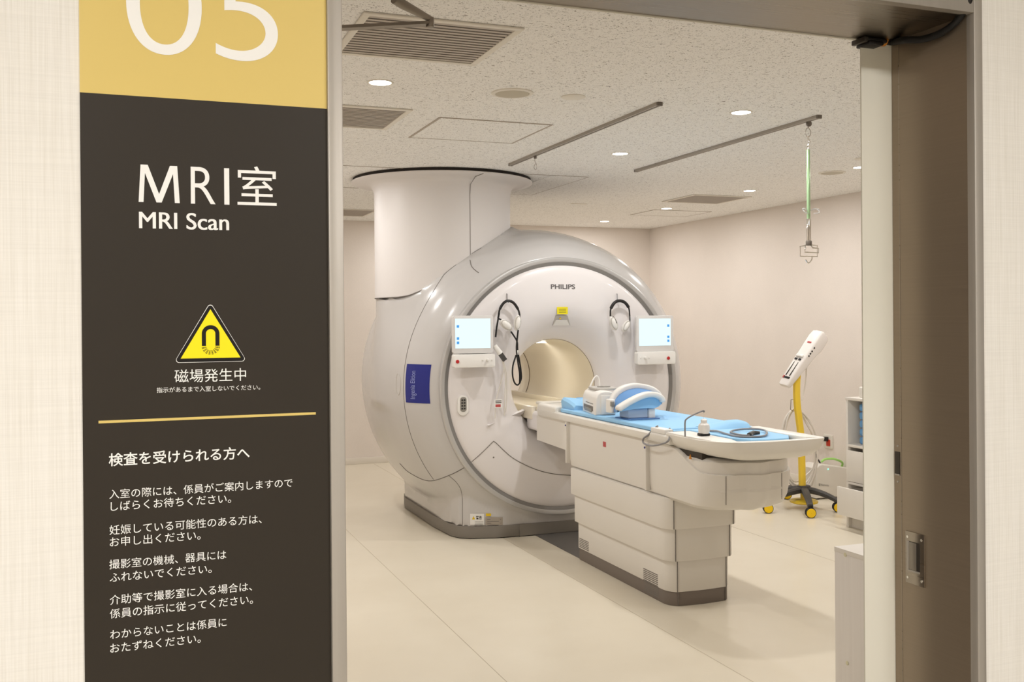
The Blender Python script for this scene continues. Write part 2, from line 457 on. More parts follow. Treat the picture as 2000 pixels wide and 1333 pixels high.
signtext('letter_line', '検査を受けられる方へ', -.0214, .1416, 1.4280, None, .012)
for s, x0, x1, z0 in (('入室の際には、係員がご案内しますので', -.0211, .1939, 1.3894), ('しばらくお待ちください。', -.0196, .1187, 1.3748),
                      ('妊娠している可能性のある方は、', -.0212, .1555, 1.3465), ('お申し出ください。', -.0209, .0822, 1.3324),
                      ('撮影室の機械、器具には', -.0216, .1124, 1.3058), ('ふれないでください。', -.0213, .0949, 1.2904),
                      ('介助等で撮影室に入る場合は、', -.0215, .1431, 1.2634), ('係員の指示に従ってください。', -.0216, .1441, 1.2470),
                      ('わからないことは係員に', -.0214, .1122, 1.2224), ('おたずねください。', -.0215, .0814, 1.2062)):
    signtext('letter_line', s, x0, x1, z0)
def rtri(cx, z0, z1, hw, r):
    P = [Vector((cx-hw, z0)), Vector((cx+hw, z0)), Vector((cx, z1))]; out = []
    for i in range(3):
        p, a, c = P[i], (P[i-1]-P[i]).normalized(), (P[(i+1) % 3]-P[i]).normalized()
        h = math.acos(max(-1, min(1, a.dot(c))))/2; o = p+(a+c).normalized()*(r/math.sin(h))
        t0 = p+a*(r/math.tan(h)); t1 = p+c*(r/math.tan(h))
        a0 = math.atan2(t0.y-o.y, t0.x-o.x); a1 = math.atan2(t1.y-o.y, t1.x-o.x)
        while a1 < a0: a1 += 2*PI
        for k in range(7): t = a0+(a1-a0)*k/6; out.append((o.x+r*math.cos(t), o.y+r*math.sin(t)))
    return out
TX = .0960
MB().prism(rtri(TX, 1.5494, 1.6235, .0432, .0035), YS-.0004, YS, 'y').build('triangle_outline', 'sign_white', sg)
MB().prism(rtri(TX, 1.5500, 1.6222, .0424, .0033), YS-.0007, YS-.0003, 'y').build('triangle_border', 'sign_black', sg)
MB().prism([(TX-.0352, 1.5545), (TX+.0354, 1.5545), (TX, 1.6145)], YS-.0010, YS-.0006, 'y').build('triangle_field', 'sign_yellow', sg)
b = MB(); ro, ri, zt, zb = .0104, .0056, 1.5845, 1.5695
ou = [(TX+ro*math.cos(PI*k/16), zt+ro*math.sin(PI*k/16)) for k in range(17)]; inn = [(TX+ri*math.cos(PI*k/16), zt+ri*math.sin(PI*k/16)) for k in range(17)]
pl = [(TX+ro, zb)]+ou+[(TX-ro, zb), (TX-ri, zb)]+inn[::-1]+[(TX+ri, zb)]
t = bmesh.new(); O_ = [t.verts.new((x, YS-.0013, z)) for x, z in [(TX+ro, zb)]+ou+[(TX-ro, zb)]]; I_ = [t.verts.new((x, YS-.0013, z)) for x, z in [(TX+ri, zb)]+inn+[(TX-ri, zb)]]
for k in range(len(O_)-1): t.faces.new((O_[k], O_[k+1], I_[k+1], I_[k]))
b.add(t)
for q in range(4):
    rr = ri+.0002+q*(ro-ri-.0004)/3
    segs = 8
    for k in range(segs):
        a0, a1 = -PI*(k+.12)/segs, -PI*(k+.72)/segs
        t = bmesh.new()
        V = [t.verts.new((TX+r_*math.cos(a), YS-.0013, zb-.0006+r_*math.sin(a)*.95)) for r_, a in ((rr-.0004, a0), (rr+.0004, a0), (rr+.0004, a1), (rr-.0004, a1))]
        t.faces.new(V); b.add(t)
b.build('magnet_symbol', 'sign_black', sg, smooth=False)

# ------------------------------------------------------------------ ceiling fixtures
def lamp_data(name, size, watts, colr, shape='DISK', sy=None):
    L = bpy.data.lights.new(name, 'AREA'); L.shape = shape; L.size = size; L.energy = watts; L.color = colr
    if sy: L.size_y = sy
    return L
LD = lamp_data('downlight', .10, ROOM_W, LAMP)
def make_downlight(x, y, label):
    t_ = thing('downlight', (x, y, ZC), label, 'ceiling light', 'round downlights in the scanner room ceiling')
    MB().lathe([(.050, -.001), (.052, -.004), (.060, -.004), (.062, 0)], (x, y, ZC), 'z', 40).build('trim_ring', 'fixture_white', t_)
    MB().lathe([(.0005, -.0022), (.050, -.0022)], (x, y, ZC), 'z', 40).build('lens', 'lamp_glow', t_)
    lo = bpy.data.objects.new('light_source', LD); COL.objects.link(lo); lo.parent = t_; lo.location = (0, 0, -.006)
    return t_
dl = make_downlight(1.105, 4.58, 'round lit downlight beside the large louvred vent at upper left')
for x, y, lb in ((3.09, 4.62, 'brightest round downlight between the two ceiling rails, nearest the door'),
                 (3.09, 6.04, 'round lit downlight between the far ends of the two ceiling rails'),
                 (5.07, 6.04, 'round lit downlight at the cream door frame, beside the right-hand round ceiling disc'),
                 (5.07, 7.46, 'round lit downlight in front of the distant grey vent near the right wall'),
                 (5.09, 8.94, 'round lit downlight at the edge of the far access panel by the right wall'),
                 (5.08, 10.33, 'farthest round downlight, close to the back wall above the scanner'),
                 (1.105, 6.04, 'round downlight hidden behind the sign, second along the left wall'),
                 (1.105, 7.46, 'round downlight hidden behind the sign, third along the left wall'),
                 (1.105, 8.94, 'round downlight hidden behind the sign, last along the left wall'),
                 (5.07, 4.60, 'round downlight above the right wall, hidden behind the right door jamb'),
                 (3.09, 10.33, 'round downlight hidden behind the scanner column near the back wall'),
                 (3.09, 3.10, 'round downlight just inside the doorway, above the frame of view')):
    dup(dl, (x, y, ZC), lb)
def vent(x0, x1, y0, y1, label, n=15):
    t_ = thing('ceiling_vent', ((x0+x1)/2, (y0+y1)/2, ZC), label, 'air vent', 'louvred air vents in the ceiling')
    b_ = MB(); w = .028
    for q in ((x0, x1, y0, y0+w), (x0, x1, y1-w, y1), (x0, x0+w, y0+w, y1-w), (x1-w, x1, y0+w, y1-w)): b_.box(*q, ZC-.008, ZC-.0005, .002)
    b_.build('frame', 'fixture_white', t_)
    MB().box(x0+w, x1-w, y0+w, y1-w, ZC-.003, ZC-.001).build('backing', 'vent_dark', t_)
    b_ = MB()
    for k in range(n):
        yy = y0+w+(y1-y0-2*w)*(k+.5)/n; d = (y1-y0-2*w)/n*.27
        b_.box(x0+w, x1-w, yy-d, yy+d, ZC-.0050, ZC-.0032)
    b_.build('louvres', 'vent_metal', t_); return t_
vent(.797, 1.413, 3.54, 4.128, 'largest louvred grey ceiling vent, behind the door closer arms')
vent(.80, 1.407, 5.11, 5.69, 'louvred ceiling vent below the upper-left downlight, cut off by the door frame')
vent(1.75, 2.36, 9.90, 10.55, 'pale ceiling vent far back, between door frame and scanner column')
vent(4.735, 5.345, 7.825, 8.41, 'small-looking grey ceiling vent near the right wall')
def hatch(x0, x1, y0, y1, label, w=.012, full=True):
    t_ = thing('access_panel', ((x0+x1)/2, (y0+y1)/2, ZC), label, 'ceiling hatch')
    b_ = MB()
    for q in ((x0, x1, y0, y0+w), (x0, x1, y1-w, y1), (x0, x0+w, y0+w, y1-w), (x1-w, x1, y0+w, y1-w)): b_.box(*q, ZC-.003, ZC-.0003)
    b_.build('frame', 'panel_line', t_)
    cuts = ((x0+w, x1-w),) if full else ((x0+w, 1.62), (3.06, x1-w))
    for xa_, xb_ in cuts: MB().box(xa_, xb_, y0+w, y1-w, ZC-.0022, ZC-.0004).build('board', 'ceiling_board', t_)
    return t_
hatch(1.595, 2.268, 5.26, 5.905, 'square ceiling access panel between the vents and the scanner column', .014)
hatch(5.02, 5.70, 9.07, 9.60, 'far square ceiling access panel behind a downlight near the right wall')
hatch(1.40, 3.37, 7.12, 8.31, 'wide ceiling panel with thin joints around the scanner column', .006, False)
def disc(name, x, y, r, label, cat, prof, mats, parts):
    t_ = thing(name, (x, y, ZC), label, cat)
    for (nm, mt, pr) in parts: MB().lathe(pr, (x, y, ZC), 'z', 48, cap=(False, True)).build(nm, mt, t_)
    return t_
for x, y, lb in ((1.762, 4.585, 'round cream ceiling speaker in front of the access panel'), (5.045, 6.33, 'round ceiling speaker low at right beside the door frame')):
    disc('ceiling_speaker', x, y, .1, lb, 'speaker', None, None, (('rim', 'fixture_white', [(.103, 0), (.102, -.005), (.084, -.007), (.083, -.003)]), ('mesh', 'speaker_mesh', [(.083, -.003), (.081, -.007), (.05, -.012), (.001, -.014)])))
for x, y, lb in ((2.079, 4.567, 'small flat white ceiling disc beside the round speaker'), (4.81, 5.70, 'small ceiling disc cut off by the cream door frame')):
    disc('blanking_disc', x, y, .06, lb, 'ceiling cover', None, None, (('cover', 'fixture_white', [(.061, 0), (.061, -.003), (.058, -.005), (.001, -.0055)]),))
b = MB().box(3.98, 4.14, 8.79, 8.83, ZC-.004, ZC-.0003, .001); tag(b.build('ceiling_plate', 'fixture_white'), 'tiny flat plate in the ceiling left of the far downlights', 'ceiling cover')
def rail(x, y0, y1, label):
    t_ = thing('ceiling_rail', (x, (y0+y1)/2, ZC), label, 'ceiling rail', 'grey drip rails on the ceiling')
    MB().mat(0).prism([(x-.014, ZC), (x-.014, ZC-.018), (x-.004, ZC-.018), (x-.004, ZC-.006), (x+.004, ZC-.006), (x+.004, ZC-.018), (x+.014, ZC-.018), (x+.014, ZC)], y0+.012, y1-.012, 'y').build('track', 'rail_grey', t_)
    for yy in (y0, y1-.014): MB().box(x-.0155, x+.0155, yy, yy+.014, ZC-.0195, ZC-.0002, .002).build('end_cap', 'rail_dark', t_)
    return t_
rail(2.547, 4.53, 6.68, 'left of the two grey ceiling rails, with a small wire hook')
rail(3.54, 4.54, 6.67, 'right of the two grey ceiling rails, carrying the green drip hanger')
k = thing('rail_hook', (2.55, 6.22, 2.68), 'small twisted wire hook hanging from the left ceiling rail', 'hook')
MB().cyl((2.55, 6.22, 2.665), .010, .022, 'z', 16, .002).build('runner', 'rail_dark', k)
MB().tube(crom([(2.55, 6.22, 2.668), (2.547, 6.22, 2.65), (2.556, 6.22, 2.632), (2.562, 6.22, 2.612), (2.552, 6.22, 2.592), (2.541, 6.22, 2.604), (2.545, 6.22, 2.622), (2.556, 6.22, 2.635)], 6), .0022, 8).build('wire', 'rail_grey', k)
# drip hanger
hx, hy = 3.553, 4.66
k = thing('drip_hanger', (hx, hy, 2.7), 'pale green telescopic drip hanger with wire frame on the right ceiling rail', 'drip hanger')
MB().cyl((hx+.006, hy-.006, 2.675), .017, .012, 'y', 24, .002).build('runner', 'rail_dark', k)
b = MB().tube(crom([(hx+.006, hy, 2.676), (hx+.004, hy, 2.655), (hx-.010, hy, 2.645), (hx-.018, hy, 2.622), (hx-.004, hy, 2.600), (hx+.014, hy, 2.610), (hx+.018, hy, 2.632), (hx+.004, hy, 2.652)], 6), .0023, 8)
b.build('ring', 'rail_grey', k)
b = MB().tube(crom([(hx, hy, 2.606), (hx-.004, hy, 2.590), (hx+.006, hy, 2.578), (hx+.002, hy, 2.56), (hx, hy, 2.52)], 6), .0025, 8)
b.tube(crom([(hx, hy, 2.592), (hx+.010, hy, 2.585), (hx+.018, hy, 2.566)], 5), .002, 8).ell((hx, hy, 2.60), .005, .005, .005).ell((hx-.002, hy, 2.55), .004, .004, .006)
b.build('swivel', 'chrome', k)
MB().cyl((hx, hy, 2.07), .0098, .46, 'z', 24, .001).build('upper_tube', 'pale_pipe', k)
MB().cyl((hx, hy, 2.015), .0135, .13, 'z', 24, .001).build('lower_tube', 'chrome', k)
b = MB()
for sx_ in (-1, 1):
    b.tube(crom([(hx+sx_*.010, hy, 2.19), (hx+sx_*.035, hy-.01, 2.200), (hx+sx_*.052, hy-.02, 2.192), (hx+sx_*.046, hy-.03, 2.176), (hx+sx_*.02, hy-.02, 2.172)], 6), .0035, 8)
    b.ell((hx+sx_*.05, hy-.02, 2.195), .006, .006, .006)
b.build('clip', 'clear_plastic', k)
MB().cyl((hx, hy, 1.995), .017, .028, 'z', 24, .004).build('lock_knob', 'rail_dark', k)
b = MB()
def wire(P): b.tube(P, .0034, 8)
wire([(hx-.020, hy, 2.000), (hx-.020, hy, 1.995), (hx-.058, hy, 1.990), (hx-.058, hy, 1.935), (hx+.058, hy, 1.935), (hx+.058, hy, 1.996), (hx+.018, hy, 1.998)])
wire([(hx-.05, hy-.03, 1.975), (hx-.05, hy-.03, 1.955), (hx+.042, hy-.03, 1.953), (hx+.042, hy-.03, 1.978), (hx+.018, hy-.01, 1.982), (hx+.012, hy, 1.998)])
wire([(hx-.03, hy, 1.996), (hx-.044, hy-.03, 1.98), (hx-.05, hy-.03, 1.97)])
wire(crom([(hx+.022, hy, 1.935), (hx+.018, hy, 1.915), (hx-.003, hy, 1.898), (hx-.022, hy, 1.915)], 5))
b.build('wire_frame', 'chrome', k)

# corridor lights (above the frame of view)
LH = lamp_data('panel', .9, HALL_W, HALL, 'RECTANGLE', .25)
def hall_light(x, y, label):
    t_ = thing('corridor_light', (x, y, 2.62), label, 'ceiling light', 'rectangular lights in the corridor ceiling')
    MB().box(x-.48, x+.48, y-.15, y+.15, 2.605, 2.6195, .003).build('frame', 'fixture_white', t_)
    MB().box(x-.45, x+.45, y-.125, y+.125, 2.6035, 2.606).build('diffuser', 'lamp_glow', t_)
    lo = bpy.data.objects.new('light_source', LH); COL.objects.link(lo); lo.parent = t_; lo.location = (0, 0, -.018)
    return t_
hl = hall_light(-.9, -.35, 'rectangular corridor light left of the camera')
dup(hl, (1.2, -.6, 2.62), 'rectangular corridor light right of the camera')

# ------------------------------------------------------------------ scanner
CX, CZ, YF = 3.015, 1.10, 6.83             # axis of the bore and plane of the bezel
mri = thing('mri_scanner', (CX, 7.7, 0), 'large white round MRI scanner with open bore and ceiling column', 'scanner')
ky = np.array([6.87, 6.90, 6.98, 7.10, 7.25, 7.5, 7.8, 8.1, 8.35, 8.52, 8.60])
kr = np.array([.953, 1.00, 1.075, 1.135, 1.177, 1.212, 1.222, 1.212, 1.175, 1.10, .95])
def smooth_interp(x, kx, kv):
    m_ = np.gradient(kv, kx); i = np.clip(np.searchsorted(kx, x)-1, 0, len(kx)-2)
    h = kx[i+1]-kx[i]; t_ = np.clip((x-kx[i])/h, 0, 1)
    return (2*t_**3-3*t_**2+1)*kv[i]+(t_**3-2*t_**2+t_)*h*m_[i]+(-2*t_**3+3*t_**2)*kv[i+1]+(t_**3-t_**2)*h*m_[i+1]
wy = np.array([6.885, 6.90, 6.957, 7.01, 7.10, 7.45, 8.3, 8.5, 8.56]); ww = np.array([.02, .50, .70, .765, .80, .825, .825, .78, .60])
def half_w(y): return np.interp(y, wy, ww, left=-1, right=-1)
CC, CR = (2.34, 7.65), .535               # ceiling column
def seam_z(x):                            # height of the joint between shell and column
    return np.interp(x, [1.80, 1.90, 1.96, 2.06, 2.20, 2.39, 2.53, 2.72, 2.90], [1.766, 1.768, 1.779, 1.824, 1.915, 2.04, 2.124, 2.242, 2.32])
def smin(a, b_, k_):
    h = np.clip(.5+.5*(b_-a)/k_, 0, 1); return b_*(1-h)+a*h-k_*h*(1-h)
ys = np.concatenate([np.arange(6.87, 7.06, .006), np.arange(7.06, 7.2, .02), np.arange(7.2, 8.3, .04), np.arange(8.3, 8.605, .02)])
NT = 288
th = np.linspace(0, 2*PI, NT, endpoint=False)
rs = np.arange(.90, 1.75, .008)
grid = np.zeros((len(ys), NT))
for iy, y in enumerate(ys):
    Rr, Th = np.meshgrid(rs, th)
    x = CX+Rr*np.cos(Th); z = CZ+Rr*np.sin(Th)
    d1_ = Rr-smooth_interp(np.array([y]), ky, kr)[0]
    hw = half_w(y); d3 = np.maximum(np.abs(x-CX)-hw, z-.60)
    d2_ = np.maximum(np.maximum(np.hypot(x-CC[0], y-CC[1])-CR+.008, z-seam_z(x)), 1.0-z)
    kb = min(.10, max(.004, (y-6.89)*.5))
    kb = kb*np.clip((z-.30)/.25, .02, 1)
    d = smin(d1_, d3, kb) if hw > 0 else d1_
    d = smin(d, d2_, .11)
    d = np.maximum(d, .090-z)
    ins = d < 0
    last = len(rs)-1-np.argmax(ins[:, ::-1], axis=1); last = np.clip(last, 0, len(rs)-2)
    a_ = np.arange(NT); da, db = d[a_, last], d[a_, last+1]
    grid[iy] = rs[last]+.008*np.clip(da/(da-db+1e-9), 0, 1)
rings = [[(CX+grid[i, j_]*math.cos(th[j_]), ys[i], CZ+grid[i, j_]*math.sin(th[j_])) for j_ in range(NT)] for i in range(len(ys))]
rings.insert(0, [(CX+.93*math.cos(a), 6.868, CZ+.93*math.sin(a)) for a in th])
rings.append([(CX+.36*math.cos(a), 8.60, CZ+.36*math.sin(a)) for a in th])
b = MB().loft(rings, (False, False))
tmp = b.bm.copy(); bmesh.ops.triangulate(tmp, faces=tmp.faces); TREE = BVHTree.FromBMesh(tmp); tmp.free()
def hit(x, y, off=.0015):
    d = (at(x, y, Y=5)-EYE).normalized(); p, nn, _, _ = TREE.ray_cast(EYE, d)
    if p is None: return at(x, y, Y=7.3)
    return p-d*off
def grid_pt(y, a, off=.001):
    i = int(np.argmin(np.abs(ys-y))); j_ = int(round((a % (2*PI))/(2*PI)*NT)) % NT
    r = grid[i, j_]+off; return (CX+r*math.cos(th[j_]), ys[i], CZ+r*math.sin(th[j_]))
b.mat(1)
def seam(P, r=.0022): b.tube(P, r, 6)
seam([grid_pt(7.11, math.radians(a)) for a in np.arange(118, 217, 1.25)], .0018)
low = [hit(x, y) for x, y in crom([(781, 906, 0), (800, 924, 0), (838, 940, 0), (880, 928, 0), (918, 908, 0)], 8) for x, y in [(x[0], x[1])]] if False else [hit(p.x, p.y) for p in crom([(781, 906, 0), (800, 924, 0), (838, 940, 0), (880, 928, 0), (916, 909, 0)], 8)]
seam(low, .003)
seam([hit(p.x, p.y) for p in crom([(877, 930, 0), (893, 945, 0), (902, 965, 0), (903, 1000, 0), (903, 1030, 0)], 8)], .0016)
seam([hit(p.x, p.y) for p in crom([(918, 508, 0), (921, 520, 0), (928, 528, 0), (935, 533, 0)], 6)], .0028)
b.build('housing', ['shell_silver', 'seam'], mri, ang=42)
b = MB().tube([hit(p.x, p.y, .001) for p in crom([(777, 730, 0), (782, 740, 0), (782, 762, 0), (778, 772, 0), (774, 762, 0), (774, 740, 0)], 5, True)], .0022, 6, True)
b.build('cover_plate', 'table_grey', mri)
# pedestal skirting strip
pl = []
for y in [6.889, 6.893, 6.90, 6.915, 6.935, 6.957, 6.985, 7.01, 7.05, 7.1, 7.25, 7.45, 7.9, 8.3, 8.4, 8.5, 8.54, 8.56]: pl.append((float(half_w(y)), y))
pl[0] = (.34, 6.886)
plan = [(CX-w, y) for w, y in pl]+[(CX+w, y) for w, y in pl[::-1]]
def outset(P, d):
    c = Vector((CX, 7.7)); out = []
    n_ = len(P)
    for i in range(n_):
        a, q, c_ = Vector(P[i-1]), Vector(P[i]), Vector(P[(i+1) % n_]); t_ = (c_-a).normalized(); nn = Vector((t_.y, -t_.x))
        if nn.dot(q-c) < 0: nn = -nn
        out.append(tuple(q+nn*d))
    return out
MB().prism(outset(plan, .004), .006, .092, 'z', .002).build('skirting', 'skirt_grey', mri)
MB().prism(outset(plan, -.006), 0, .008, 'z').build('shadow_gap', 'gap_dark', mri)
# bezel ring
b = MB().mat(0).lathe([(.953, .04), (.953, .008), (.947, .001), (.935, -.001), (.922, .001), (.918, .006)], (CX, YF, CZ), 'y', 192)
b.mat(1).lathe([(.918, .006), (.905, .009), (.893, .014), (.889, .03)], (CX, YF, CZ), 'y', 192)
b.build('bezel_ring', ['bezel', 'bezel_dark'], mri)
# front panel with flared mouth
FP = [(.900, .030), (.890, .014), (.87, .003), (.83, -.004), (.74, -.010), (.66, -.012), (.60, -.008), (.555, .002), (.51, .022), (.465, .052), (.425, .088), (.39, .128), (.362, .160), (.349, .182), (.346, .20)]
b = MB().mat(0).lathe(FP, (CX, YF, CZ), 'y', 192)
def front_y(x, z):
    r = math.hypot(x-CX, z-CZ); rr = [p[0] for p in FP][::-1]; hh = [p[1] for p in FP][::-1]
    return YF+float(np.interp(r, rr, hh))
def onfront(px, py, off=.001):
    p = at(px, py, Y=YF)
    for _ in range(5): p = at(px, py, Y=front_y(p.x, p.z)-off)
    return p
b.mat(1)
seam([onfront(p.x, p.y) for p in crom([(915, 908, 0), (940, 886, 0), (962, 864, 0)], 6)], .0026)
seam([onfront(p.x, p.y) for p in crom([(962, 864, 0), (968, 865, 0), (1000, 894, 0), (1040, 915, 0), (1080, 926, 0), (1130, 930, 0)], 6)], .0026)
sc_ = onfront(964, 894); b.cyl((sc_.x, sc_.y-.001, sc_.z), .006, .003, 'y', 14)
seam([onfront(p.x, p.y, .012) for p in crom([(1020, 808, 0), (1030, 825, 0), (1046, 842, 0), (1062, 850, 0)], 6)], .002)
b.build('front_panel', ['shell_white', 'seam'], mri)
# bore
b = MB().mat(0).lathe([(.346, .20), (.345, .21), (.345, 1.55), (.352, 1.60), (.362, 1.771)], (CX, YF, CZ), 'y', 96)
b.mat(1).lathe([(.3465, .200), (.3435, .203), (.3455, .208)], (CX, YF, CZ), 'y', 96)
b.lathe([(.3455, 1.532), (.3415, 1.538), (.3455, 1.546)], (CX, YF, CZ), 'y', 96)
b.build('bore', ['bore_cream', 'rim_brown'], mri)
bl = MB().prism(rrect(CX-.20, CX+.20, CZ+.3, CZ+.31, .004), 7.55, 7.62, 'y').build('bore_lamp', 'lamp_soft', mri)
BL = lamp_data('bore', .36, BORE_W, (1, .97, .90), 'RECTANGLE', .06)
lo = bpy.data.objects.new('light_source', BL); COL.objects.link(lo); lo.parent = bl; lo.location = (CX-CX, 7.585-7.7, CZ+.296)
# support rails and bridge inside the bore
b = MB()
for q in range(1): b.prism(rrect(CX-.235, CX+.235, .885, .915, .012), 6.80, 8.55, 'y')
for s_x in (-1, 1): b.box(CX+s_x*.235-.02, CX+s_x*.235+.02, 6.84, 8.5, .86, .955, .006)
b.build('bridge', 'bore_cream', mri)
# docking apron below the bore
b = MB()
b.prism(rrect(CX-.25, CX+.25, .78, .925, .03), 6.72, 6.95, 'y', .008)
b.build('docking_apron', 'shell_white', mri)
w0, w1 = onfront(952, 830, .004), onfront(1032, 797, .004)
b = MB(); vdn = Vector((0, 0, -.016))
b.loft([[w0+Vector((0, .01, 0)), w0+Vector((0, -.022, -.004)), w0+Vector((.004, 0, -.02))], [w0.lerp(w1, .5)+Vector((0, 0, .006)), w0.lerp(w1, .5)+Vector((0, -.03, 0)), w0.lerp(w1, .5)+Vector((0, 0, -.03))], [w1+Vector((0, .02, .005)), w1+Vector((0, -.03, 0)), w1+Vector((0, 0, -.03))]])
b.build('side_ledge', 'shell_white', mri)
# ceiling column and flange
NCOL = 128; lo_ = []; hi_ = []
for i in range(NCOL):
    a = 2*PI*i/NCOL; x, y = CC[0]+CR*math.cos(a), CC[1]+CR*math.sin(a); lo_.append((x, y, float(seam_z(x))-.004)); hi_.append((x, y, 2.52))
prof = [(.535, 2.52), (.537, 2.58), (.545, 2.615), (.565, 2.642), (.60, 2.655), (.66, 2.661), (.706, 2.664), (.711, 2.668), (.711, 2.676), (.70, 2.678)]
b = MB().loft([lo_, [(p[0], p[1], 2.3) for p in hi_]]+[[(CC[0]+r*math.cos(2*PI*i/NCOL), CC[1]+r*math.sin(2*PI*i/NCOL), z) for i in range(NCOL)] for r, z in prof], (False, False))
b.mat(1)
def cylpt(a, r, z): return (CC[0]+r*math.cos(a), CC[1]+r*math.sin(a), z)
aa = math.atan2(7.117-CC[1], 2.39-CC[0])
seam([cylpt(aa, CR+.001, 2.04), cylpt(aa, CR+.001, 2.52), cylpt(aa, .547, 2.60), cylpt(aa+.03, .60, 2.652), cylpt(aa+.05, .705, 2.662)], .0022)
seam([cylpt(a, CR+.003, float(seam_z(CC[0]+CR*math.cos(a)))) for a in np.linspace(PI*.95, 2*PI*.99, 90)], .003)
b.build('ceiling_column', ['column_white', 'seam'], mri)
MB().lathe([(.70, 2.677), (.70, ZC-.0005)], (CC[0], CC[1], 0), 'z', 96).build('flange_gap', 'gap_dark', mri)
# blue name label on the left flank, following the shell
def shell_pt(y, z, off):
    R_ = float(smooth_interp(np.array([y]), ky, kr)[0])+off; return (CX-math.sqrt(R_*R_-(z-CZ)**2), y, z)
zt, zb = 1.278, 1.000; ya, yb = 6.905, 7.095
gr = [[shell_pt(ya+(yb-ya)*i/10, zb+(zt-zb)*j_/8, .003) for j_ in range(9)] for i in range(11)]
lab = MB().loft(gr, (False, False), False).build('name_label', 'label_blue', mri)
b = MB(); text(b, 'Ingenia Elition', lambda u, v: shell_pt(6.985+v, 1.03+u, .0045), .20, .055); b.build('lettering', 'label_text', lab, smooth=False)
# maker's name
p0, p1 = onfront(1076, 565, .0015), onfront(1123, 555, .0015)
b = MB(); text(b, 'PHILIPS', lambda u, v: (p0.x+u, front_y(p0.x+u, p0.z+v)-.002, p0.z+v), p1.x-p0.x, .036, .02); b.build('maker_lettering', 'brand_grey', mri, smooth=False)
# yellow laser label and notch
def sticker(px0, py0, px1, py1, name, m_, parent=mri, off=.002, th_=.0015, y=None):
    a = onfront(px0, py0, off) if y is None else at(px0, py0, Y=y); c_ = onfront(px1, py1, off) if y is None else at(px1, py1, Y=y)
    yy = min(a.y, c_.y)
    o = MB().box(a.x, c_.x, yy-.001, yy+th_, c_.z, a.z).build(name, m_, parent); return o, a, c_, yy
o, a, c_, yy = sticker(1088, 600, 1107, 614, 'laser_label', 'label_yellow')
b = MB()
for k in range(3): b.box(a.x+.014, c_.x-.014, yy-.0016, yy-.001, c_.z+.013+k*.011, c_.z+.016+k*.011)
b.build('print', 'print_black', o)
pn = [onfront(x, y, .004) for x, y in ((1085, 617), (1108, 617), (1113, 636), (1079, 636))]
nb = MB(); nb.loft([[p+Vector((0, .02, 0)) for p in pn], [p+Vector((0, -.006, 0)) for p in pn]]); nb.build('laser_housing', 'table_grey', mri)
pn = [onfront(x, y, .011) for x, y in ((1086, 625), (1107, 625), (1112, 636), (1080, 636))]
nb = MB(); nb.loft([[p+Vector((0, .01, 0)) for p in pn], [p+Vector((0, -.004, 0)) for p in pn]]); nb.build('laser_cover', 'white_plastic', mri)
c_ = onfront(1094, 622, .014); MB().prism([(c_.x-.008, c_.z-.007), (c_.x+.008, c_.z-.007), (c_.x, c_.z+.008)], c_.y-.002, c_.y+.002, 'y').build('warning_mark', 'label_amber', mri)
# control displays
def display(px0, py0, px1, py1, s0, s1, b0, b1, redx, redy, mirror):
    yd = 6.735
    a, c_ = at(px0, py0, Y=yd), at(px1, py1, Y=yd)
    fr = MB().prism(rrect(a.x, c_.x, c_.z, a.z, .018), yd, yd+.03, 'y', .004).build('control_display', 'display_frame', mri)
    MB().box(a.x+.05, c_.x-.05, yd+.028, yd+.13, c_.z-.05, a.z-.05, .01).build('mount', 'display_frame', fr)
    q0, q1 = at(*s0, Y=yd), at(*s1, Y=yd)
    sc = MB().box(q0.x, q1.x, yd-.0012, yd+.004, q1.z, q0.z).build('screen', 'screen', fr)
    x_ = (q1.x-.030) if mirror else (q0.x+.010)
    for dz in (.045, .130, .160): MB().box(x_, x_+.018, yd-.0020, yd-.001, q0.z-dz-.018, q0.z-dz).build('icon', 'icon_blue', fr)
    q0, q1 = at(*b0, Y=yd), at(*b1, Y=yd)
    bar = MB().prism(rrect(q0.x, q1.x, q1.z, q0.z, .014), yd-.03, yd+.03, 'y', .004).build('control_bar', 'white_plastic', mri)
    r0 = at(redx, redy, Y=yd-.035); MB().cyl((r0.x, yd-.036, r0.z), .0125, .008, 'y', 24, .002).build('stop_button', 'red_button', bar)
    kx = (q0.x+.06) if mirror else (q1.x-.06)
    b_ = MB().cyl((kx, yd-.05, (q0.z+q1.z)/2+.005), .010, .022, 'y', 20, .002)
    for dx in (-.035, .035): b_.cyl((kx+dx, yd-.034, (q0.z+q1.z)/2+.005), .006, .006, 'y', 16, .001)
    b_.build('knob', 'white_plastic', bar)
display(884, 617, 964, 690, (889, 623), (958, 680), (884, 693), (965, 717), 894, 707, False)
display(1243, 617, 1316, 687, (1248, 623), (1310, 675), (1242, 688), (1316, 711), 1306, 700, True)
# oval keypad on the panel
a = onfront(893, 773, .006); c_ = onfront(915, 812, .006); yk = min(a.y, c_.y)
kp = MB().prism(rrect(a.x, c_.x, c_.z, a.z, .040, 8), yk-.006, yk+.02, 'y', .004).build('keypad', 'white_plastic', mri)
MB().prism(rrect(a.x+.018, c_.x-.016, c_.z+.028, a.z-.012, .02, 8), yk-.008, yk-.004, 'y').build('key_panel', 'keypad_grey', kp)
b = MB()
for k in range(4):
    for x_ in (-.009, .009): b.box((a.x+c_.x)/2+.001+x_-.006, (a.x+c_.x)/2+.001+x_+.006, yk-.0105, yk-.007, c_.z+.045+k*.02, c_.z+.057+k*.02, .001)
b.build('keys', 'print_black', kp)
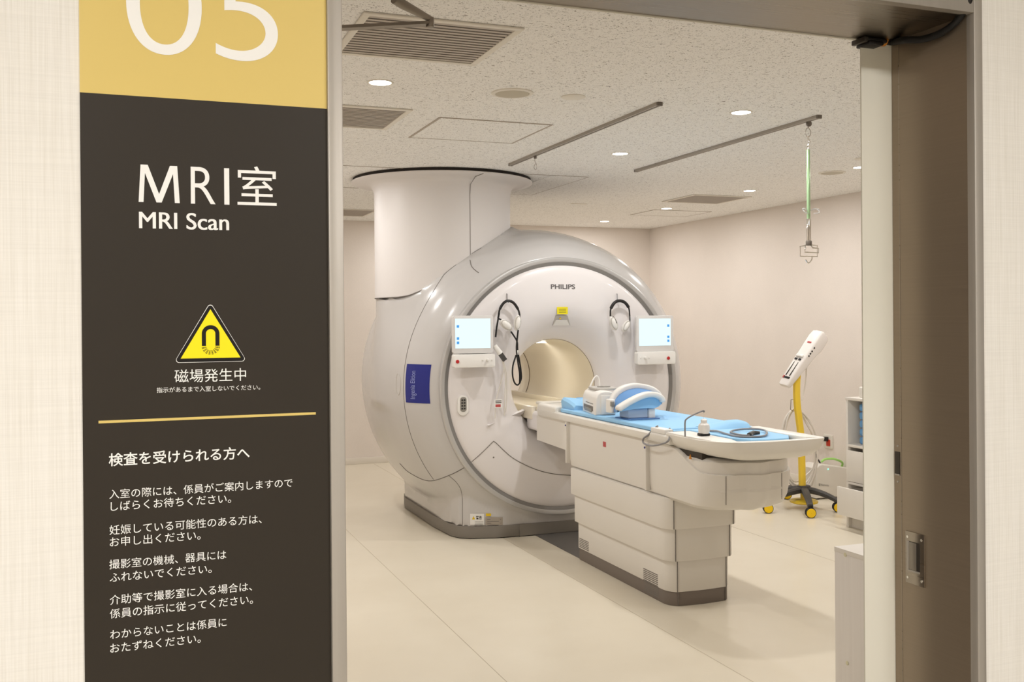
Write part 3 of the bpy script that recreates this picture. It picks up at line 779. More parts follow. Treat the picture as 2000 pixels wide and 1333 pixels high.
# warning stickers on the pedestal
def base_sticker(x0, y0, x1, y1, name, m_):
    gr_ = [[hit(x0+(x1-x0)*i/8, y0+(y1-y0)*j_/5, .004) for j_ in range(6)] for i in range(9)]
    return MB().loft(gr_, (False, False), False).build(name, m_, mri), gr_[0][0], gr_[8][0], gr_[0][5]
o, A_, E_, D_ = base_sticker(918, 1004, 945.5, 1031, 'warning_sticker', 'label_white')
def on(u, v, off=.005): return hit(918+27.5*u, 1004+27*v, off)
t = bmesh.new(); t.faces.new([t.verts.new(on(u, v)) for u, v in ((.14, .42), (.36, .42), (.25, .16))]); b = MB(); b.add(t); b.build('warning_mark', 'label_amber', o)
b = MB(); text(b, '警告', lambda u, v: on(.42+u, .42-v), .42, .26, .02)
for k in range(4):
    t = bmesh.new(); t.faces.new([t.verts.new(on(u, v)) for u, v in ((.34, .58+.1*k), (.94, .58+.1*k), (.94, .60+.1*k), (.34, .60+.1*k))]); b.add(t)
b.build('print', 'print_black', o, smooth=False)
base_sticker(949, 1003.5, 959, 1009, 'yellow_sticker', 'label_amber')
o, A_, E_, D_ = base_sticker(948, 1011, 982, 1030, 'rating_plate', 'label_grey')
def on(u, v, off=.005): return hit(948+34*u, 1011+19*v, off)
b = MB()
for k in range(4):
    t = bmesh.new(); t.faces.new([t.verts.new(on(u, v)) for u, v in ((.1, .18+.2*k), (.9-.12*(k % 2), .18+.2*k), (.9-.12*(k % 2), .24+.2*k), (.1, .24+.2*k))]); b.add(t)
b.build('print', 'brand_grey', o, smooth=False)
# hooks
for (px, py) in ((990, 574), (1205, 574)):
    p = onfront(px, py, .004)
    MB().tube([p+Vector((0, .006, 0)), p+Vector((0, -.004, -.002)), p+Vector((0, -.004, -.055)), p+Vector((0, -.030, -.065)), p+Vector((0, -.034, -.050))], .003, 8).build('hook', 'grey_cable', mri)

# ------------------------------------------------------------------ headphones
def P(x, y, d): return at(x, y, Y=6.80-d)
hd = thing('headphones', P(992, 590, .02), 'white headphones with long looped black cable, hung on the left hook', 'headphones', 'headphones hung on the scanner front')
pts = crom([P(973, 622, .03), P(976, 605, .032), P(984, 592, .034), P(993, 588, .034), P(1003, 592, .034), P(1012, 605, .032), P(1015, 616, .03)], 8)
MB().tube(pts, [.010 if 8 < i < 40 else .007 for i in range(len(pts))], 10).build('headband', 'black_plastic', hd)
def cup(px, py, ang, w, h, parent, dd=.045):
    c_ = P(px, py, dd); mx = Matrix.Translation(c_) @ Matrix.Rotation(math.radians(ang), 4, 'Y')
    e = MB().ell((0, 0, 0), w, .034, h, mx).build('ear_cup', 'white_plastic', parent)
    MB().tube([mx @ Vector((w*1.0*math.cos(2*PI*k/24)*.75, -.03+.012, h*math.sin(2*PI*k/24)*.75)) for k in range(24)], .006, 6, True).build('cushion', 'table_grey', e)
cup(988, 635, -52, .030, .056, hd); cup(1010, 631, 8, .024, .058, hd, .05)
MB().tube(crom([P(973, 622, .04), P(980, 626, .05), P(990, 634, .07)], 5), .0055, 8).build('yoke', 'black_plastic', hd)
MB().tube(crom([P(1013, 606, .04), P(1015, 615, .05), P(1016, 629, .07)], 5), .0055, 8).build('yoke', 'black_plastic', hd)
MB().tube([P(975, 612, .035), P(970, 640, .04), P(968, 659, .04)], .0065, 8).build('air_tube', 'black_rubber', hd)
b = MB().tube(crom([P(998, 648, .05), P(1004, 657, .05), P(1010, 668, .045), P(1011, 684, .045), P(1014, 702, .045), P(1017, 722, .05), P(1018, 740, .05), P(1012, 752, .05), P(1005, 748, .05), P(1001, 732, .05), P(1002, 714, .05), P(1008, 694, .045)], 7), .0058, 8)
b.tube(crom([P(1012, 645, .05), P(1010, 664, .05), P(1009, 684, .05), P(1012, 710, .055), P(1015, 730, .055), P(1015, 748, .055)], 6), .0065, 8)
b.build('cable', 'black_rubber', hd)
a = P(1010, 687, .047); MB().cyl((a.x, a.y, a.z-.025), .0095, .035, 'z', 14, .002).build('cable_clip', 'white_plastic', hd)
hd = thing('headphones', P(1210, 590, .02), 'white headphones without cable, hung on the right hook of the scanner', 'headphones', 'headphones hung on the scanner front')
pts = crom([P(1192, 618, .03), P(1193, 604, .032), P(1200, 592, .034), P(1209, 588, .034), P(1220, 591, .034), P(1228, 602, .032), P(1230, 618, .03)], 8)
MB().tube(pts, [.012 if 8 < i < 40 else .006 for i in range(len(pts))], 10).build('headband', 'black_plastic', hd)
cup(1198, 632, -22, .026, .058, hd); cup(1222, 637, 32, .022, .050, hd)
MB().tube(crom([P(1192, 618, .04), P(1199, 621, .06), P(1204, 632, .075)], 5), .005, 8).build('yoke', 'black_plastic', hd)
MB().tube(crom([P(1230, 618, .04), P(1230, 628, .06), P(1226, 638, .07)], 5), .005, 8).build('yoke', 'black_plastic', hd)
# call switch with its white lead
cs = thing('call_switch', P(976, 690, .03), 'white hand switch with dark end beside the left display', 'hand switch')
a, c_, e_ = P(966, 675, .05), P(977, 691, .05), P(986, 704, .05)
MB().tube([a, c_], [.016, .021], 14).build('handle', 'white_plastic', cs)
MB().tube([c_, e_], [.0225, .0225], 4).build('tip', 'base_charcoal', cs)
b = MB().tube(crom([P(980, 700, .03), P(984, 720, .03), P(979, 745, .03), P(972, 770, .02), P(968, 790, .015), P(967, 818, .012)], 7), .0042, 8)
b.tube(crom([P(984, 702, .03), P(987, 740, .03), P(986, 775, .02), P(985, 812, .012)], 7), .0042, 8)
b.tube(crom([P(982, 700, .035), P(989, 730, .03), P(990, 770, .02), P(988, 806, .012)], 7), .004, 8)
b.build('lead', 'white_cable', cs)
a, c_ = P(966, 781, .03), P(981, 797, .03)
o = MB().box(a.x, c_.x, a.y, a.y+.002, c_.z, a.z).build('tag', 'label_white', cs)
b = MB().mat(0)
for k in range(2): b.box(a.x+.006, c_.x-.006, a.y-.0008, a.y, a.z-.014-.012*k, a.z-.008-.012*k)
b.build('print', 'print_black', o); MB().box(a.x+.006, c_.x-.012, a.y-.0008, a.y, c_.z+.006, c_.z+.026).build('print', 'print_red', o)

# ------------------------------------------------------------------ patient table
TL, TR_ = 2.74, 3.34
tb = thing('patient_table', (3.0, 5.5, 0), 'long white scanner table on a stepped pedestal in front of the bore', 'patient table')
def tier(x0, x1, y0, y1, z0, z1, name, m_, r=.05, bev=.003):
    N = 8; P_ = []
    f0 = y0
    # bowed front: the middle stands a little proud of the corners
    cr = r
    P_ += [(x0, y1), (x0, f0+.05+cr)]
    for k in range(1, N+1):
        t_ = PI/2*k/N; P_.append((x0+cr-cr*math.cos(t_), f0+.012+.038+cr-cr*math.sin(t_)-.038*(k/N)))
    for k in range(1, N):
        u = k/N; P_.append((x0+cr+(x1-x0-2*cr)*u, f0+.012-.012*math.sin(PI*u)))
    for k in range(N, -1, -1):
        t_ = PI/2*k/N; P_.append((x1-cr+cr*math.cos(t_), f0+.012+.038+cr-cr*math.sin(t_)-.038*(k/N)))
    P_ += [(x1, y1)]
    return MB().prism(P_, z0, z1, 'z', bev).build(name, m_, tb)
tiers = [(2.790, 3.190, 4.876, 6.085, 0, .078, 'skirting', 'table_skirt'), (2.785, 3.195, 4.874, 6.088, .078, .252, 'pedestal_tier', 'table_white'),
         (2.770, 3.215, 4.866, 6.112, .250, .432, 'pedestal_tier', 'table_white'), (2.756, 3.235, 4.858, 6.14, .430, .604, 'pedestal_tier', 'table_white')]
for q in tiers: tier(*q)
b = MB()
for (xl, xr, y0, _, z0, z1, *_r) in tiers:
    for x_ in (xl+.048, xr-.048): b.box(x_-.0014, x_+.0014, y0+.008, y0+.02, z0+.002, z1-.002)
b.build('panel_joint', 'seam', tb)
def slots(y0, y1, z0, z1, rows, name):
    b_ = MB()
    for k in range(rows):
        zz = z0+(z1-z0)*(k+.5)/rows; xx = 2.7850 if zz > .078 else 2.790
        b_.box(xx-.0006, xx+.004, y0, y1, zz-.0028, zz+.0028)
    b_.build(name, 'seam', tb)
slots(5.02, 5.19, .014, .152, 13, 'cooling_slots'); slots(5.93, 6.075, .085, .150, 6, 'cooling_slots')
# upper housing: side panel reaching the gantry, bellied motor nose at the head end
def nose(z, ins, yf, yr, inr):
    x0, x1 = 2.762+ins, 3.318-ins; r = max(.04, .20-ins*.3); out = [(x0, yr), (x0, yf+r*1.0)]
    for k in range(1, 10): t_ = PI/2*k/9; out.append((x0+r-r*math.cos(t_), yf+.03+(r-.03)*(1-math.sin(t_))))
    for k in range(1, 10): u = k/10; out.append((x0+r+(x1-x0-2*r)*u, yf+.03-.03*math.sin(PI*u)))
    for k in range(9, -1, -1): t_ = PI/2*k/9; out.append((x1-r+r*math.cos(t_), yf+.03+(r-.03)*(1-math.sin(t_))))
    out += [(x1, yr)]
    return [(p[0], p[1], z) for p in out]
def ztop(y): t_ = max(0, min(1, (y-4.47)/.40)); return .790+.115*t_*t_*(3-2*t_)
def nose_top(ins, yf, dz): return [(p[0], p[1], ztop(p[1])+dz) for p in nose_fine(0, ins, yf)]
def nose_fine(z, ins, yf, yr=6.17):
    o_ = nose(z, ins, yf, yr, 0); a, e_ = o_[1], o_[-2]
    left = [(o_[0][0], yr+(a[1]-yr)*k/24, z) for k in range(24)]; right = [(o_[-1][0], e_[1]+(yr-e_[1])*k/24, z) for k in range(1, 25)]
    return left+o_[1:-1]+right
b = MB().loft([nose_fine(.585, .10, 4.56, 6.16), nose_fine(.592, .04, 4.47, 6.165), nose_fine(.615, .012, 4.42), nose_fine(.66, .002, 4.395), nose_fine(.745, 0, 4.375), nose_top(0, 4.372, -.002), nose_top(.004, 4.376, 0), nose_top(.03, 4.40, 0)], (True, True))
tmp = b.bm.copy(); bmesh.ops.triangulate(tmp, faces=tmp.faces); NT_ = BVHTree.FromBMesh(tmp); tmp.free()
def nhit(x, y):
    d = (at(x, y, Y=5)-EYE).normalized(); p = NT_.ray_cast(EYE, d)[0]
    return p-d*.0012 if p is not None else None
b.build('motor_housing', ['table_white'], tb)
b = MB().loft([nose_fine(.70, .008, 4.380), nose_fine(.850, .010, 4.384), nose_fine(.866, .04, 4.43)]); b.build('upper_collar', 'table_white', tb)
b = MB().prism([(5.2, .80), (6.10, .706), (6.75, .722), (6.75, .905), (5.2, .905)], 2.764, 3.316, 'x'); b.build('side_panel', 'table_white', tb)
b = MB()
for px, ya_, yb_ in ((1418, 927, 987), (1527, 921, 975)):
    P_ = [q for q in (nhit(px, y) for y in np.linspace(ya_, yb_, 14)) if q is not None]
    if len(P_) > 2: b.tube(P_, .0020, 6)
b.build('nose_joint', 'seam', tb)
# table top
prof = [(TL+.006, .908), (TL, .916), (TL, .948), (TL+.008, .957), (TL+.04, .957), (TL+.05, .950), (TR_-.05, .950), (TR_-.04, .957), (TR_-.008, .957), (TR_, .948), (TR_, .916), (TR_-.006, .908)]
b = MB().prism(prof, 4.80, 6.66, 'y', .002)
b.prism(rrect(TL+.004, TR_-.004, .90, .992, .022), 6.375, 6.70, 'y', .012, 3)
b.prism(rrect(2.80, 3.28, .972, .992, .008), 6.66, 6.86, 'y', .004)
b.build('table_top', 'table_top_white', tb)
b = MB()
for k in range(5): b.box(2.86, 2.93, 6.42+.022*k, 6.430+.022*k, .99, 1.026, .002)
b.box(2.86, 2.93, 6.41, 6.53, 1.024, 1.038, .004); b.build('carry_handle', 'white_plastic', tb)
# head-end tray
def rim(z, d, yy=0):
    P_ = [(TL+.002+d, 4.84), (TL+.002+d, 4.60), (TL+.012+d, 4.42+d), (TL+.035+d, 4.315+d), (2.82+d*.8, 4.245+d), (2.92+d*.3, 4.205+d*1.15), (3.04, 4.195+d*1.2), (3.16-d*.3, 4.20+d*1.15), (3.26-d*.8, 4.215+d), (3.325-d, 4.245+d), (3.345-d, 4.32+d), (3.348-d, 4.50), (3.348-d, 4.84)]
    return [(p.x, p.y, p.z+(max(0, 4.5-p.y)*.05 if yy else 0)) for p in crom([(x, y, z) for x, y in P_], 4)]
b = MB().loft([rim(.872, .125), rim(.878, .085), rim(.893, .045), rim(.922, .016), rim(.955, .002, 1), rim(.966, 0, 1), rim(.971, .006, 1), rim(.971, .020, 1)], (True, False))
b.build('head_tray', 'table_top_white', tb, ang=50)
b = MB().loft([rim(.971, .020, 1), rim(.945, .03, 1)], (False, True)); b.build('tray_floor', 'table_top_white', tb)
b = MB().prism([(TL+.004, 4.835), (TL+.004, 4.60), (TL+.014, 4.42), (TL+.040, 4.325), (2.85, 4.30), (2.885, 4.42), (2.885, 4.835)], .958, .976, 'z', .005); b.build('coil_port_cover', 'table_top_white', tb)
b = MB().prism([(3.27, 4.835), (3.24, 4.50), (3.25, 4.30), (3.325, 4.27), (3.338, 4.40), (3.338, 4.835)], .958, .982, 'z', .005); b.build('tray_shelf', 'table_top_white', tb)
MB().box(2.79, 3.29, 4.55, 5.2, .84, .905).build('tray_gap_shade', 'steel_dark', tb)  # dark block that paints the shade in the gap below the tray
# side fins
for y_, z0, z1 in ((6.18, .63, .905), (5.075, .62, .885)):
    f_ = MB().box(2.738, 2.768, y_-.010, y_+.010, z0, z1, .004).build('side_fin', 'table_white', tb)
    p = Vector((2.736, y_, z1-.022)); MB().cyl((2.7345, y_-.001, p.z), .006, .004, 'x', 14).build('emblem', 'label_blue', f_)
o = MB().box(2.7605, 2.763, 5.62, 5.66, .80, .832).build('sticker', 'print_red', tb)
c_ = at(1348, 893, X=2.76); MB().prism([(c_.y-.011, c_.z-.011), (c_.y+.011, c_.z-.011), (c_.y, c_.z+.013)], 2.7585, 2.763, 'x').build('warning_mark', 'orange', tb)
# cable channel lid on the floor
tag(MB().box(2.80, 3.16, 6.05, 6.90, 0, .004).build('floor_duct_lid', 'trench_grey'), 'dark grey cable duct lid on the floor between table and scanner', 'duct cover')

# ------------------------------------------------------------------ things on the table
ZM = .958
def pad(name, poly, z0, z1, m_, label, cat, bev=.014, group=None):
    return tag(MB().prism(poly, z0, z1, 'z', bev, 4).build(name, m_), label, cat, group)
pad('mattress', rrect(2.765, 3.325, 4.90, 6.34, .02), ZM, ZM+.026, 'pad_blue', 'long flat light blue mattress along the table top', 'mattress', .009)
pad('head_pad', [(2.80, 4.885), (2.80, 4.86), (2.90, 4.84), (2.90, 4.45), (2.95, 4.34), (3.06, 4.31), (3.17, 4.33), (3.235, 4.42), (3.25, 4.85), (3.32, 4.87), (3.32, 4.885)], .960, .979, 'pad_blue', 'light blue pad lying in the curved head tray', 'pad', .006)
b = MB(); nn = 10
b.loft([[(2.99+.27*u, 4.80+.16*v, .979+.040*max(0, 1-(2*v-1)**2)**.6*(.25+.75*min(1, max(0, (u-.1)*1.8)))*(1 if u < .9 else .8)) for v in np.linspace(0, 1, 11)] + [(2.99+.27*u, 4.80+.16*v, .978) for v in (.8, .2)] for u in np.linspace(0, 1, 9)])
tag(b.build('head_wedge', 'pad_blue'), 'small raised blue head wedge at the far edge of the tray', 'pad')
# raised arm-rest pad at the gantry end, shade of its hand-grip hollows painted as darker bumps
b = MB()
sec = [(2.79, .9846), (2.785, 1.012), (2.80, 1.028), (2.84, 1.024), (2.90, 1.016), (3.05, 1.012), (3.20, 1.016), (3.26, 1.024), (3.30, 1.028), (3.315, 1.012), (3.31, .9846)]
b.loft([[(x, y, z+dz if z > 1 else z) for x, z in sec] for y, dz in ((6.145, -.012), (6.17, 0), (6.25, .018), (6.345, .030), (6.358, .018))])
dp = tag(b.build('end_cushion', 'pad_blue'), 'raised light blue end cushion next to the bore, with the shade of grip hollows in deeper blue', 'cushion')
b = MB()
for (x, y, s1, s2) in ((2.93, 6.26, .028, .016), (2.98, 6.24, .034, .018), (2.915, 6.20, .03, .016), (2.90, 6.30, .022, .012), (3.02, 6.27, .02, .012)): b.ell((x, y, 1.033), s1, s2, .008)
b.build('grip_hollow_shade', 'pad_blue_deep', dp)
tag(MB().prism(rrect(2.95, 3.06, 6.40, 6.50, .02), .994, 1.040, 'z', .012, 3).build('foam_pad', 'pad_blue_deep'), 'small blue foam pad behind the white carry handle at the bore', 'foam pad')
tag(MB().prism(rrect(3.10, 3.28, 6.40, 6.52, .02), .994, 1.060, 'z', .014, 3).build('foam_pad', 'pad_blue_deep'), 'thicker blue foam pad at the bore mouth, behind the end cushion', 'foam pad')
# white coil box
cb = thing('coil_box', (2.88, 5.88, .983), 'white rounded coil box with grey clip, left side of the blue mattress', 'coil')
mx = Matrix.Translation((2.868, 5.955, .984)) @ Matrix.Rotation(math.radians(-12), 4, 'Z')
pr = [(-.062, 0), (-.062, .075), (-.058, .105), (-.046, .132), (-.026, .146), (0, .151), (.040, .148), (.068, .138), (.068, 0)]
MB().prism(pr, -.20, .17, 'y', .008, 3, mx).build('body', 'white_plastic', cb)
MB().box(-.03, .066, -.207, -.19, .002, .125, .006, 2, mx).build('end_plate', 'white_plastic', cb)
b = MB().mat(0).box(-.0635, -.060, -.13, .13, .018, .050, .001, 2, mx); b.mat(1).box(-.0670, -.061, -.10, .10, .010, .034, .003, 2, mx)
b.build('clip', ['seam', 'keypad_grey'], cb)
MB().box(-.0636, -.060, -.13, .07, .064, .068, 0, 2, mx).build('slot', 'seam', cb)
MB().prism(rrect(-.035, .12, -.08, .14, .03), .148, .164, 'z', .006, 2, mx).build('top_plate', 'table_grey', cb)
MB().lathe([(.045, .166), (.043, .169), (.001, .169)], (.045, .02, 0), 'z', 32, mx @ Matrix.Diagonal((1, .75, 1, 1))).build('top_opening', 'keypad_grey', cb)
MB().tube([mx @ p for p in crom([(-.03, .10, .150), (-.012, .11, .185), (.012, .12, .222), (.030, .12, .226), (.040, .12, .20), (.042, .115, .158)], 6)], .006, 10).build('carry_loop', 'white_plastic', cb)
# arched coil: two white rims over a blue saddle pad on a foam stand
ac = thing('arched_coil', (3.02, 5.52, .983), 'white arched coil with blue lining, propped on a pale foam block', 'coil')
def arc(pts, Y): return crom([at(x, y, Y=Y) for x, y in pts], 4)
far = arc([(1196, 800), (1197, 784), (1205, 769), (1220, 759), (1242, 755), (1265, 759), (1280, 767), (1290, 781)], 5.62)
near = arc([(1206, 800), (1215, 794), (1230, 785), (1248, 776), (1265, 771), (1280, 772), (1290, 778), (1293, 785)], 5.42)
low_ = arc([(1206, 806), (1215, 804), (1230, 801), (1248, 799), (1265, 798), (1278, 798), (1287, 794), (1293, 788)], 5.42)
low2 = arc([(1206, 802), (1215, 800), (1230, 798), (1248, 796), (1265, 795), (1278, 795), (1287, 791), (1292, 786)], 5.56)
dz = Vector((0, 0, .006)); dd_ = Vector((0, 0, .018))
b = MB().loft([[a-dz, c-dz, c-dd_, a-dd_] for a, c in zip(near, far)]); b.build('lining', 'pad_lining', ac)
b = MB().loft([[a-dd_*.6, c+Vector((0, 0, -.002)), d_+Vector((0, .02, 0)), e_] for a, c, d_, e_ in zip(near, [p.lerp(q, .6)-dd_*1.2 for p, q in zip(near, far)], low2, low_)]); b.build('underpad', 'pad_blue', ac)
for cv, w, h in ((far, .026, .040), (near, .028, .034)):
    b = MB(); rr = []
    for i, c_ in enumerate(cv):
        t_ = (cv[min(i+1, len(cv)-1)]-cv[max(i-1, 0)]).normalized(); nn_ = Vector((-t_.z, 0, t_.x)); yv = Vector((0, 1, 0))
        if nn_.z < 0 and abs(nn_.z) > .2: nn_ = -nn_
        k = 1 if 0 < i < len(cv)-1 else .6
        rr.append([c_+nn_*(h*e*k)*.5+yv*w*f for f, e in ((-.7, 1), (-1, .5), (-1, -.5), (-.7, -1), (.7, -1), (1, -.5), (1, .5), (.7, 1))])
    b.loft(rr); b.build('rim', 'white_plastic', ac, ang=60)
c_ = at(1195, 790, Y=5.58); MB().box(c_.x-.014, c_.x+.016, 5.56, 5.64, c_.z-.055, c_.z+.03, .008, 3).build('hinge_post', 'white_plastic', ac)
MB().box(c_.x-.018, c_.x+.004, 5.55, 5.57, c_.z-.012, c_.z+.018, .003).build('hinge_pin', 'keypad_grey', ac)
a, c_ = at(1227, 800, Y=5.44), at(1266, 817, Y=5.44)
MB().box(a.x, c_.x, 5.44, 5.56, .990, a.z, .008, 3).build('foam_stand', 'pad_pale', ac)
MB().box(c_.x, c_.x+.045, 5.43, 5.57, .986, a.z, .008, 3).build('stand_end', 'white_plastic', ac)
MB().box(a.x-.016, c_.x+.056, 5.395, 5.585, .9845, .990, .002).build('stand_shadow_mat', 'pad_shadow', ac)  # base mat deepened and enlarged to paint the stand's shadow
# call bulb on a bent rod, with cables
br = thing('bulb_rod', (2.75, 4.62, .976), 'bent grey wire rod with a hanging thread on the tray corner', 'rod')
rod = [at(1338, 842, Y=4.6), at(1338, 826, Y=4.6), at(1341, 819, Y=4.6), at(1352, 812, Y=4.6), at(1373, 803, Y=4.6), at(1375, 806, Y=4.6)]
rod[0].z = .9765
MB().tube(crom(rod, 5), .0042, 8).build('rod', 'grey_cable', br)
MB().tube([at(1375, 805, Y=4.6), at(1374, 824, Y=4.6)], .0009, 6).build('thread', 'white_cable', br)
cbp = at(1375, 845, Y=4.6); cbp.z = .9765
cbv = thing('call_bulb', cbp, 'white squeeze bulb with dark foot standing on the tray corner', 'call bulb')
MB().lathe([(.0005, .012), (.026, .012), (.030, .02), (.031, .045), (.028, .058), (.018, .066), (.016, .070), (.017, .082), (.010, .088), (.0005, .089)], cbp, 'z', 28).build('bulb', 'white_plastic', cbv)
MB().box(cbp.x-.030, cbp.x+.026, cbp.y-.02, cbp.y+.02, cbp.z, cbp.z+.013, .003).build('foot', 'black_plastic', cbv)
zz = .984
gc = thing('signal_cable', at(1460, 848, Z=zz), 'grey coiled cable with dark plug lying on the head tray', 'cable')
loopz = [at(x, y, Z=zz+dz) for x, y, dz in ((1385, 842, 0), (1402, 843, .004), (1418, 848, 0), (1440, 853, 0), (1470, 854, 0), (1492, 852, .002), (1498, 846, .006), (1490, 840, .008), (1465, 838.5, .008), (1440, 840, .006), (1427, 844, .004), (1435, 848, .006), (1455, 851, .006), (1470, 850, .006))]
MB().tube(crom(loopz, 7), .0055, 8).build('lead', 'grey_cable', gc)
MB().tube([at(1463, 850, Z=zz+.008), at(1472, 846, Z=zz+.010), at(1484, 846, Z=zz+.010)], [.012, .013, .008], 10).build('plug', 'base_charcoal', gc)
tc = thing('air_hose', at(1285, 860, X=2.72), 'thin grey hose looping over the near edge of the table', 'hose')
hz = [Vector((2.80, 4.90, .985)), at(1306, 860, X=2.73), at(1292, 868, X=2.725), at(1272, 871, X=2.722), at(1257, 866, X=2.722), at(1257, 857, X=2.728), at(1266, 850, X=2.735), Vector((2.765, 5.02, .972)), Vector((2.775, 4.99, .992))]
MB().tube(crom(hz, 7), .0052, 8).build('hose', 'grey_cable', tc)
MB().box(2.745, 2.80, 4.86, 5.02, .957, .985, .006).build('holder', 'white_plastic', tc)

# ------------------------------------------------------------------ injector on its stand
iv = thing('injector_stand', (5.27, 7.0, 0), 'white injector on a curved yellow pole with black castor base', 'injector')
pole = [at(1567, 960, Y=7.0), at(1566, 900, Y=7.0), at(1564, 850, Y=7.0), at(1560, 815, Y=7.0), at(1557, 790, Y=7.0), at(1556, 760, Y=7.0), at(1558, 728, Y=7.0), at(1564, 705, Y=7.0)]
pp = crom(pole, 8)
b = MB(); b.loft([[p+Vector((dx*.026, dy*.020, 0)) for dx, dy in ((-1, -.7), (-.7, -1), (.7, -1), (1, -.7), (1, .7), (.7, 1), (-.7, 1), (-1, .7))] for p in pp]); b.build('pole', 'stand_yellow', iv)
hubp = Vector((5.27, 7.0, .0))
for q, (px, py) in enumerate(((1500, 992), (1583, 1001), (1636, 990), (None, None), (None, None))):
    if px: c_ = at(px, py+1, Z=.040); e_ = Vector((c_.x, c_.y, .040))
    else: e_ = hubp+Vector((.12, .40, .040)) if q == 3 else hubp+Vector((-.30, .28, .040))
    d = Vector((e_.x-hubp.x, e_.y-hubp.y, 0)); L_ = d.length; d.normalize(); s2 = Vector((-d.y, d.x, 0)); rr = []
    for k in range(9):
        u = k/8; c_ = hubp+d*(L_*u); zc_ = .155-.065*u**2.2; hh = .026-.008*u; wd = .032-.010*u
        rr.append([c_+s2*(wd*a)+Vector((0, 0, zc_+hh*e)) for a, e in ((-1, -.6), (-.7, -1), (.7, -1), (1, -.6), (1, .5), (.6, 1), (-.6, 1), (-1, .5))])
    lg = MB(); lg.loft(rr); lg = lg.build('leg', 'base_charcoal', iv)
    cst = MB().mat(0)
    side = s2 if s2.y < 0 else -s2
    for sgn in (-1, 1):
        cc_ = e_+Vector((0, 0, 0)); ax = Vector((-.40, -.92, 0))*sgn
        rot = Vector((1, 0, 0)).rotation_difference(ax).to_matrix().to_4x4(); mx = Matrix.Translation(cc_) @ rot
        cst.mat(0).lathe([(.010, .006), (.040, .006), (.041, .012), (.040, .024), (.036, .026)], (0, 0, 0), 'x', 28, mx)
        cst.mat(1).lathe([(.036, .026), (.034, .029), (.012, .030), (.001, .029)], (0, 0, 0), 'x', 28, mx)
    cst.mat(0).box(e_.x-.012, e_.x+.012, e_.y-.012, e_.y+.012, .05, .095, .003)
    cst.build('castor', ['black_rubber', 'wheel_yellow'], iv)
MB().cyl((5.27, 7.0, .13), .055, .06, 'z', 28, .008).build('hub', 'base_charcoal', iv)
MB().lathe([(.10, 0), (.115, .006), (.115, .020), (.10, .028), (.03, .034), (.025, .13)], (5.27, 7.0, .042), 'z', 40, None, (True, True)).build('ballast_disc', 'stand_yellow', iv)
# injector head: long tapered housing with two syringe bays
h0, h1 = at(1533, 752, Y=7.0), at(1600, 652, Y=7.0)
ex = (h1-h0); LN = ex.length; ex.normalize(); ey = Vector((.35, -.93, .05)); ey = (ey-ex*ey.dot(ex)).normalized(); ez = ex.cross(ey)
mxh = Matrix((ex, ey, ez)).transposed().to_4x4(); mxh.translation = h0
if ez.x > 0: ez = -ez
mxh = Matrix((ex, ey, ex.cross(ey))).transposed().to_4x4(); mxh.translation = h0
def hsec(x, hy, z0, z1, r=.014): return [(x, p[0], p[1]) for p in rrect(-hy, hy, z0, z1, r, 4)]
sg_ = 1 if ex.cross(ey).x > 0 else -1
def hz_(a, c_): return (a, c_) if sg_ > 0 else (-c_, -a)
b = MB(); b.loft([hsec(x, hy, *hz_(a, c_), r) for x, hy, a, c_, r in ((-.012, .045, -.022, .016, .012), (0, .052, -.026, .026, .014), (.20, .055, -.034, .050, .016), (.36, .058, -.036, .066, .018), (.42, .060, -.038, .086, .02), (LN-.05, .062, -.040, .088, .024), (LN, .060, -.034, .080, .024), (LN+.018, .045, -.016, .06, .022))], mx=mxh)
hd_ = b.build('injector_head', 'injector_white', iv)
def hb(x0, x1, y0, y1, z0, z1, bev=.002):
    a, c_ = hz_(z0, z1); return (x0, x1, y0, y1, a, c_, bev, 2, mxh)
b = MB()
for yo in (-.022, .018): b.mat(1).box(*hb(.075, .215, yo-.004, yo+.004, -.036, -.030))
b.mat(0).box(*hb(.048, .066, -.028, .03, -.034, -.026))
for yo in (-.024, .016): b.box(*hb(.235, .252, yo-.012, yo+.012, -.044, -.030))
b.build('syringe_bay', ['black_plastic', 'steel_dark'], hd_)
b = MB()
for k, x in enumerate((.30, .325, .35, .385)): b.box(*hb(x, x+.013, .057, .0625, -.022+.0*k, -.008))
b.build('key', 'black_plastic', hd_)
b = MB().box(*hb(.265, .29, -.04, .035, -.050, -.030, .006)); b.build('plunger_grip', 'white_plastic', hd_)
b = MB().box(*hb(.045, .07, -.04, -.028, -.036, -.028)); b.box(*hb(.415, .43, -.02, .02, -.0425, -.036)); b.build('mark', 'print_red', hd_)
MB().tube(crom([at(1575, 715, Y=7.03), at(1574, 740, Y=7.03), at(1570, 765, Y=7.04), at(1566, 782, Y=7.03)], 6), .006, 8).build('head_lead', 'white_cable', iv)
MB().tube([at(1553, 781, Y=7.02), at(1545, 781, Y=7.02), at(1544, 800, Y=7.02), at(1548, 803, Y=7.02)], .003, 8).build('cable_hook', 'rail_dark', iv)
cc = thing('cable_coil', at(1560, 800, Y=7.04), 'pale coiled cable hung behind the yellow pole', 'cable')
b = MB()
for k in range(5):
    r = random.Random(k); dx = r.uniform(-4, 4); dyb = r.uniform(-22, 10)
    L_ = crom([at(1548+dx*.3, 800+k, Y=7.05+.012*k), at(1534+dx, 822+k*2, Y=7.05+.012*k), at(1528+dx, 870, Y=7.06), at(1531+dx, 915+dyb, Y=7.06+.01*k), at(1552+dx, 948+dyb*.4, Y=7.07), at(1578+dx, 946+dyb, Y=7.07+.012*k), at(1593+dx*.8, 905, Y=7.06+.01*k), at(1590+dx, 855, Y=7.06), at(1578+dx, 822+k*2, Y=7.05), at(1562, 803+k, Y=7.05+.01*k)], 7, True)
    b.tube(L_, .0068, 8, True)
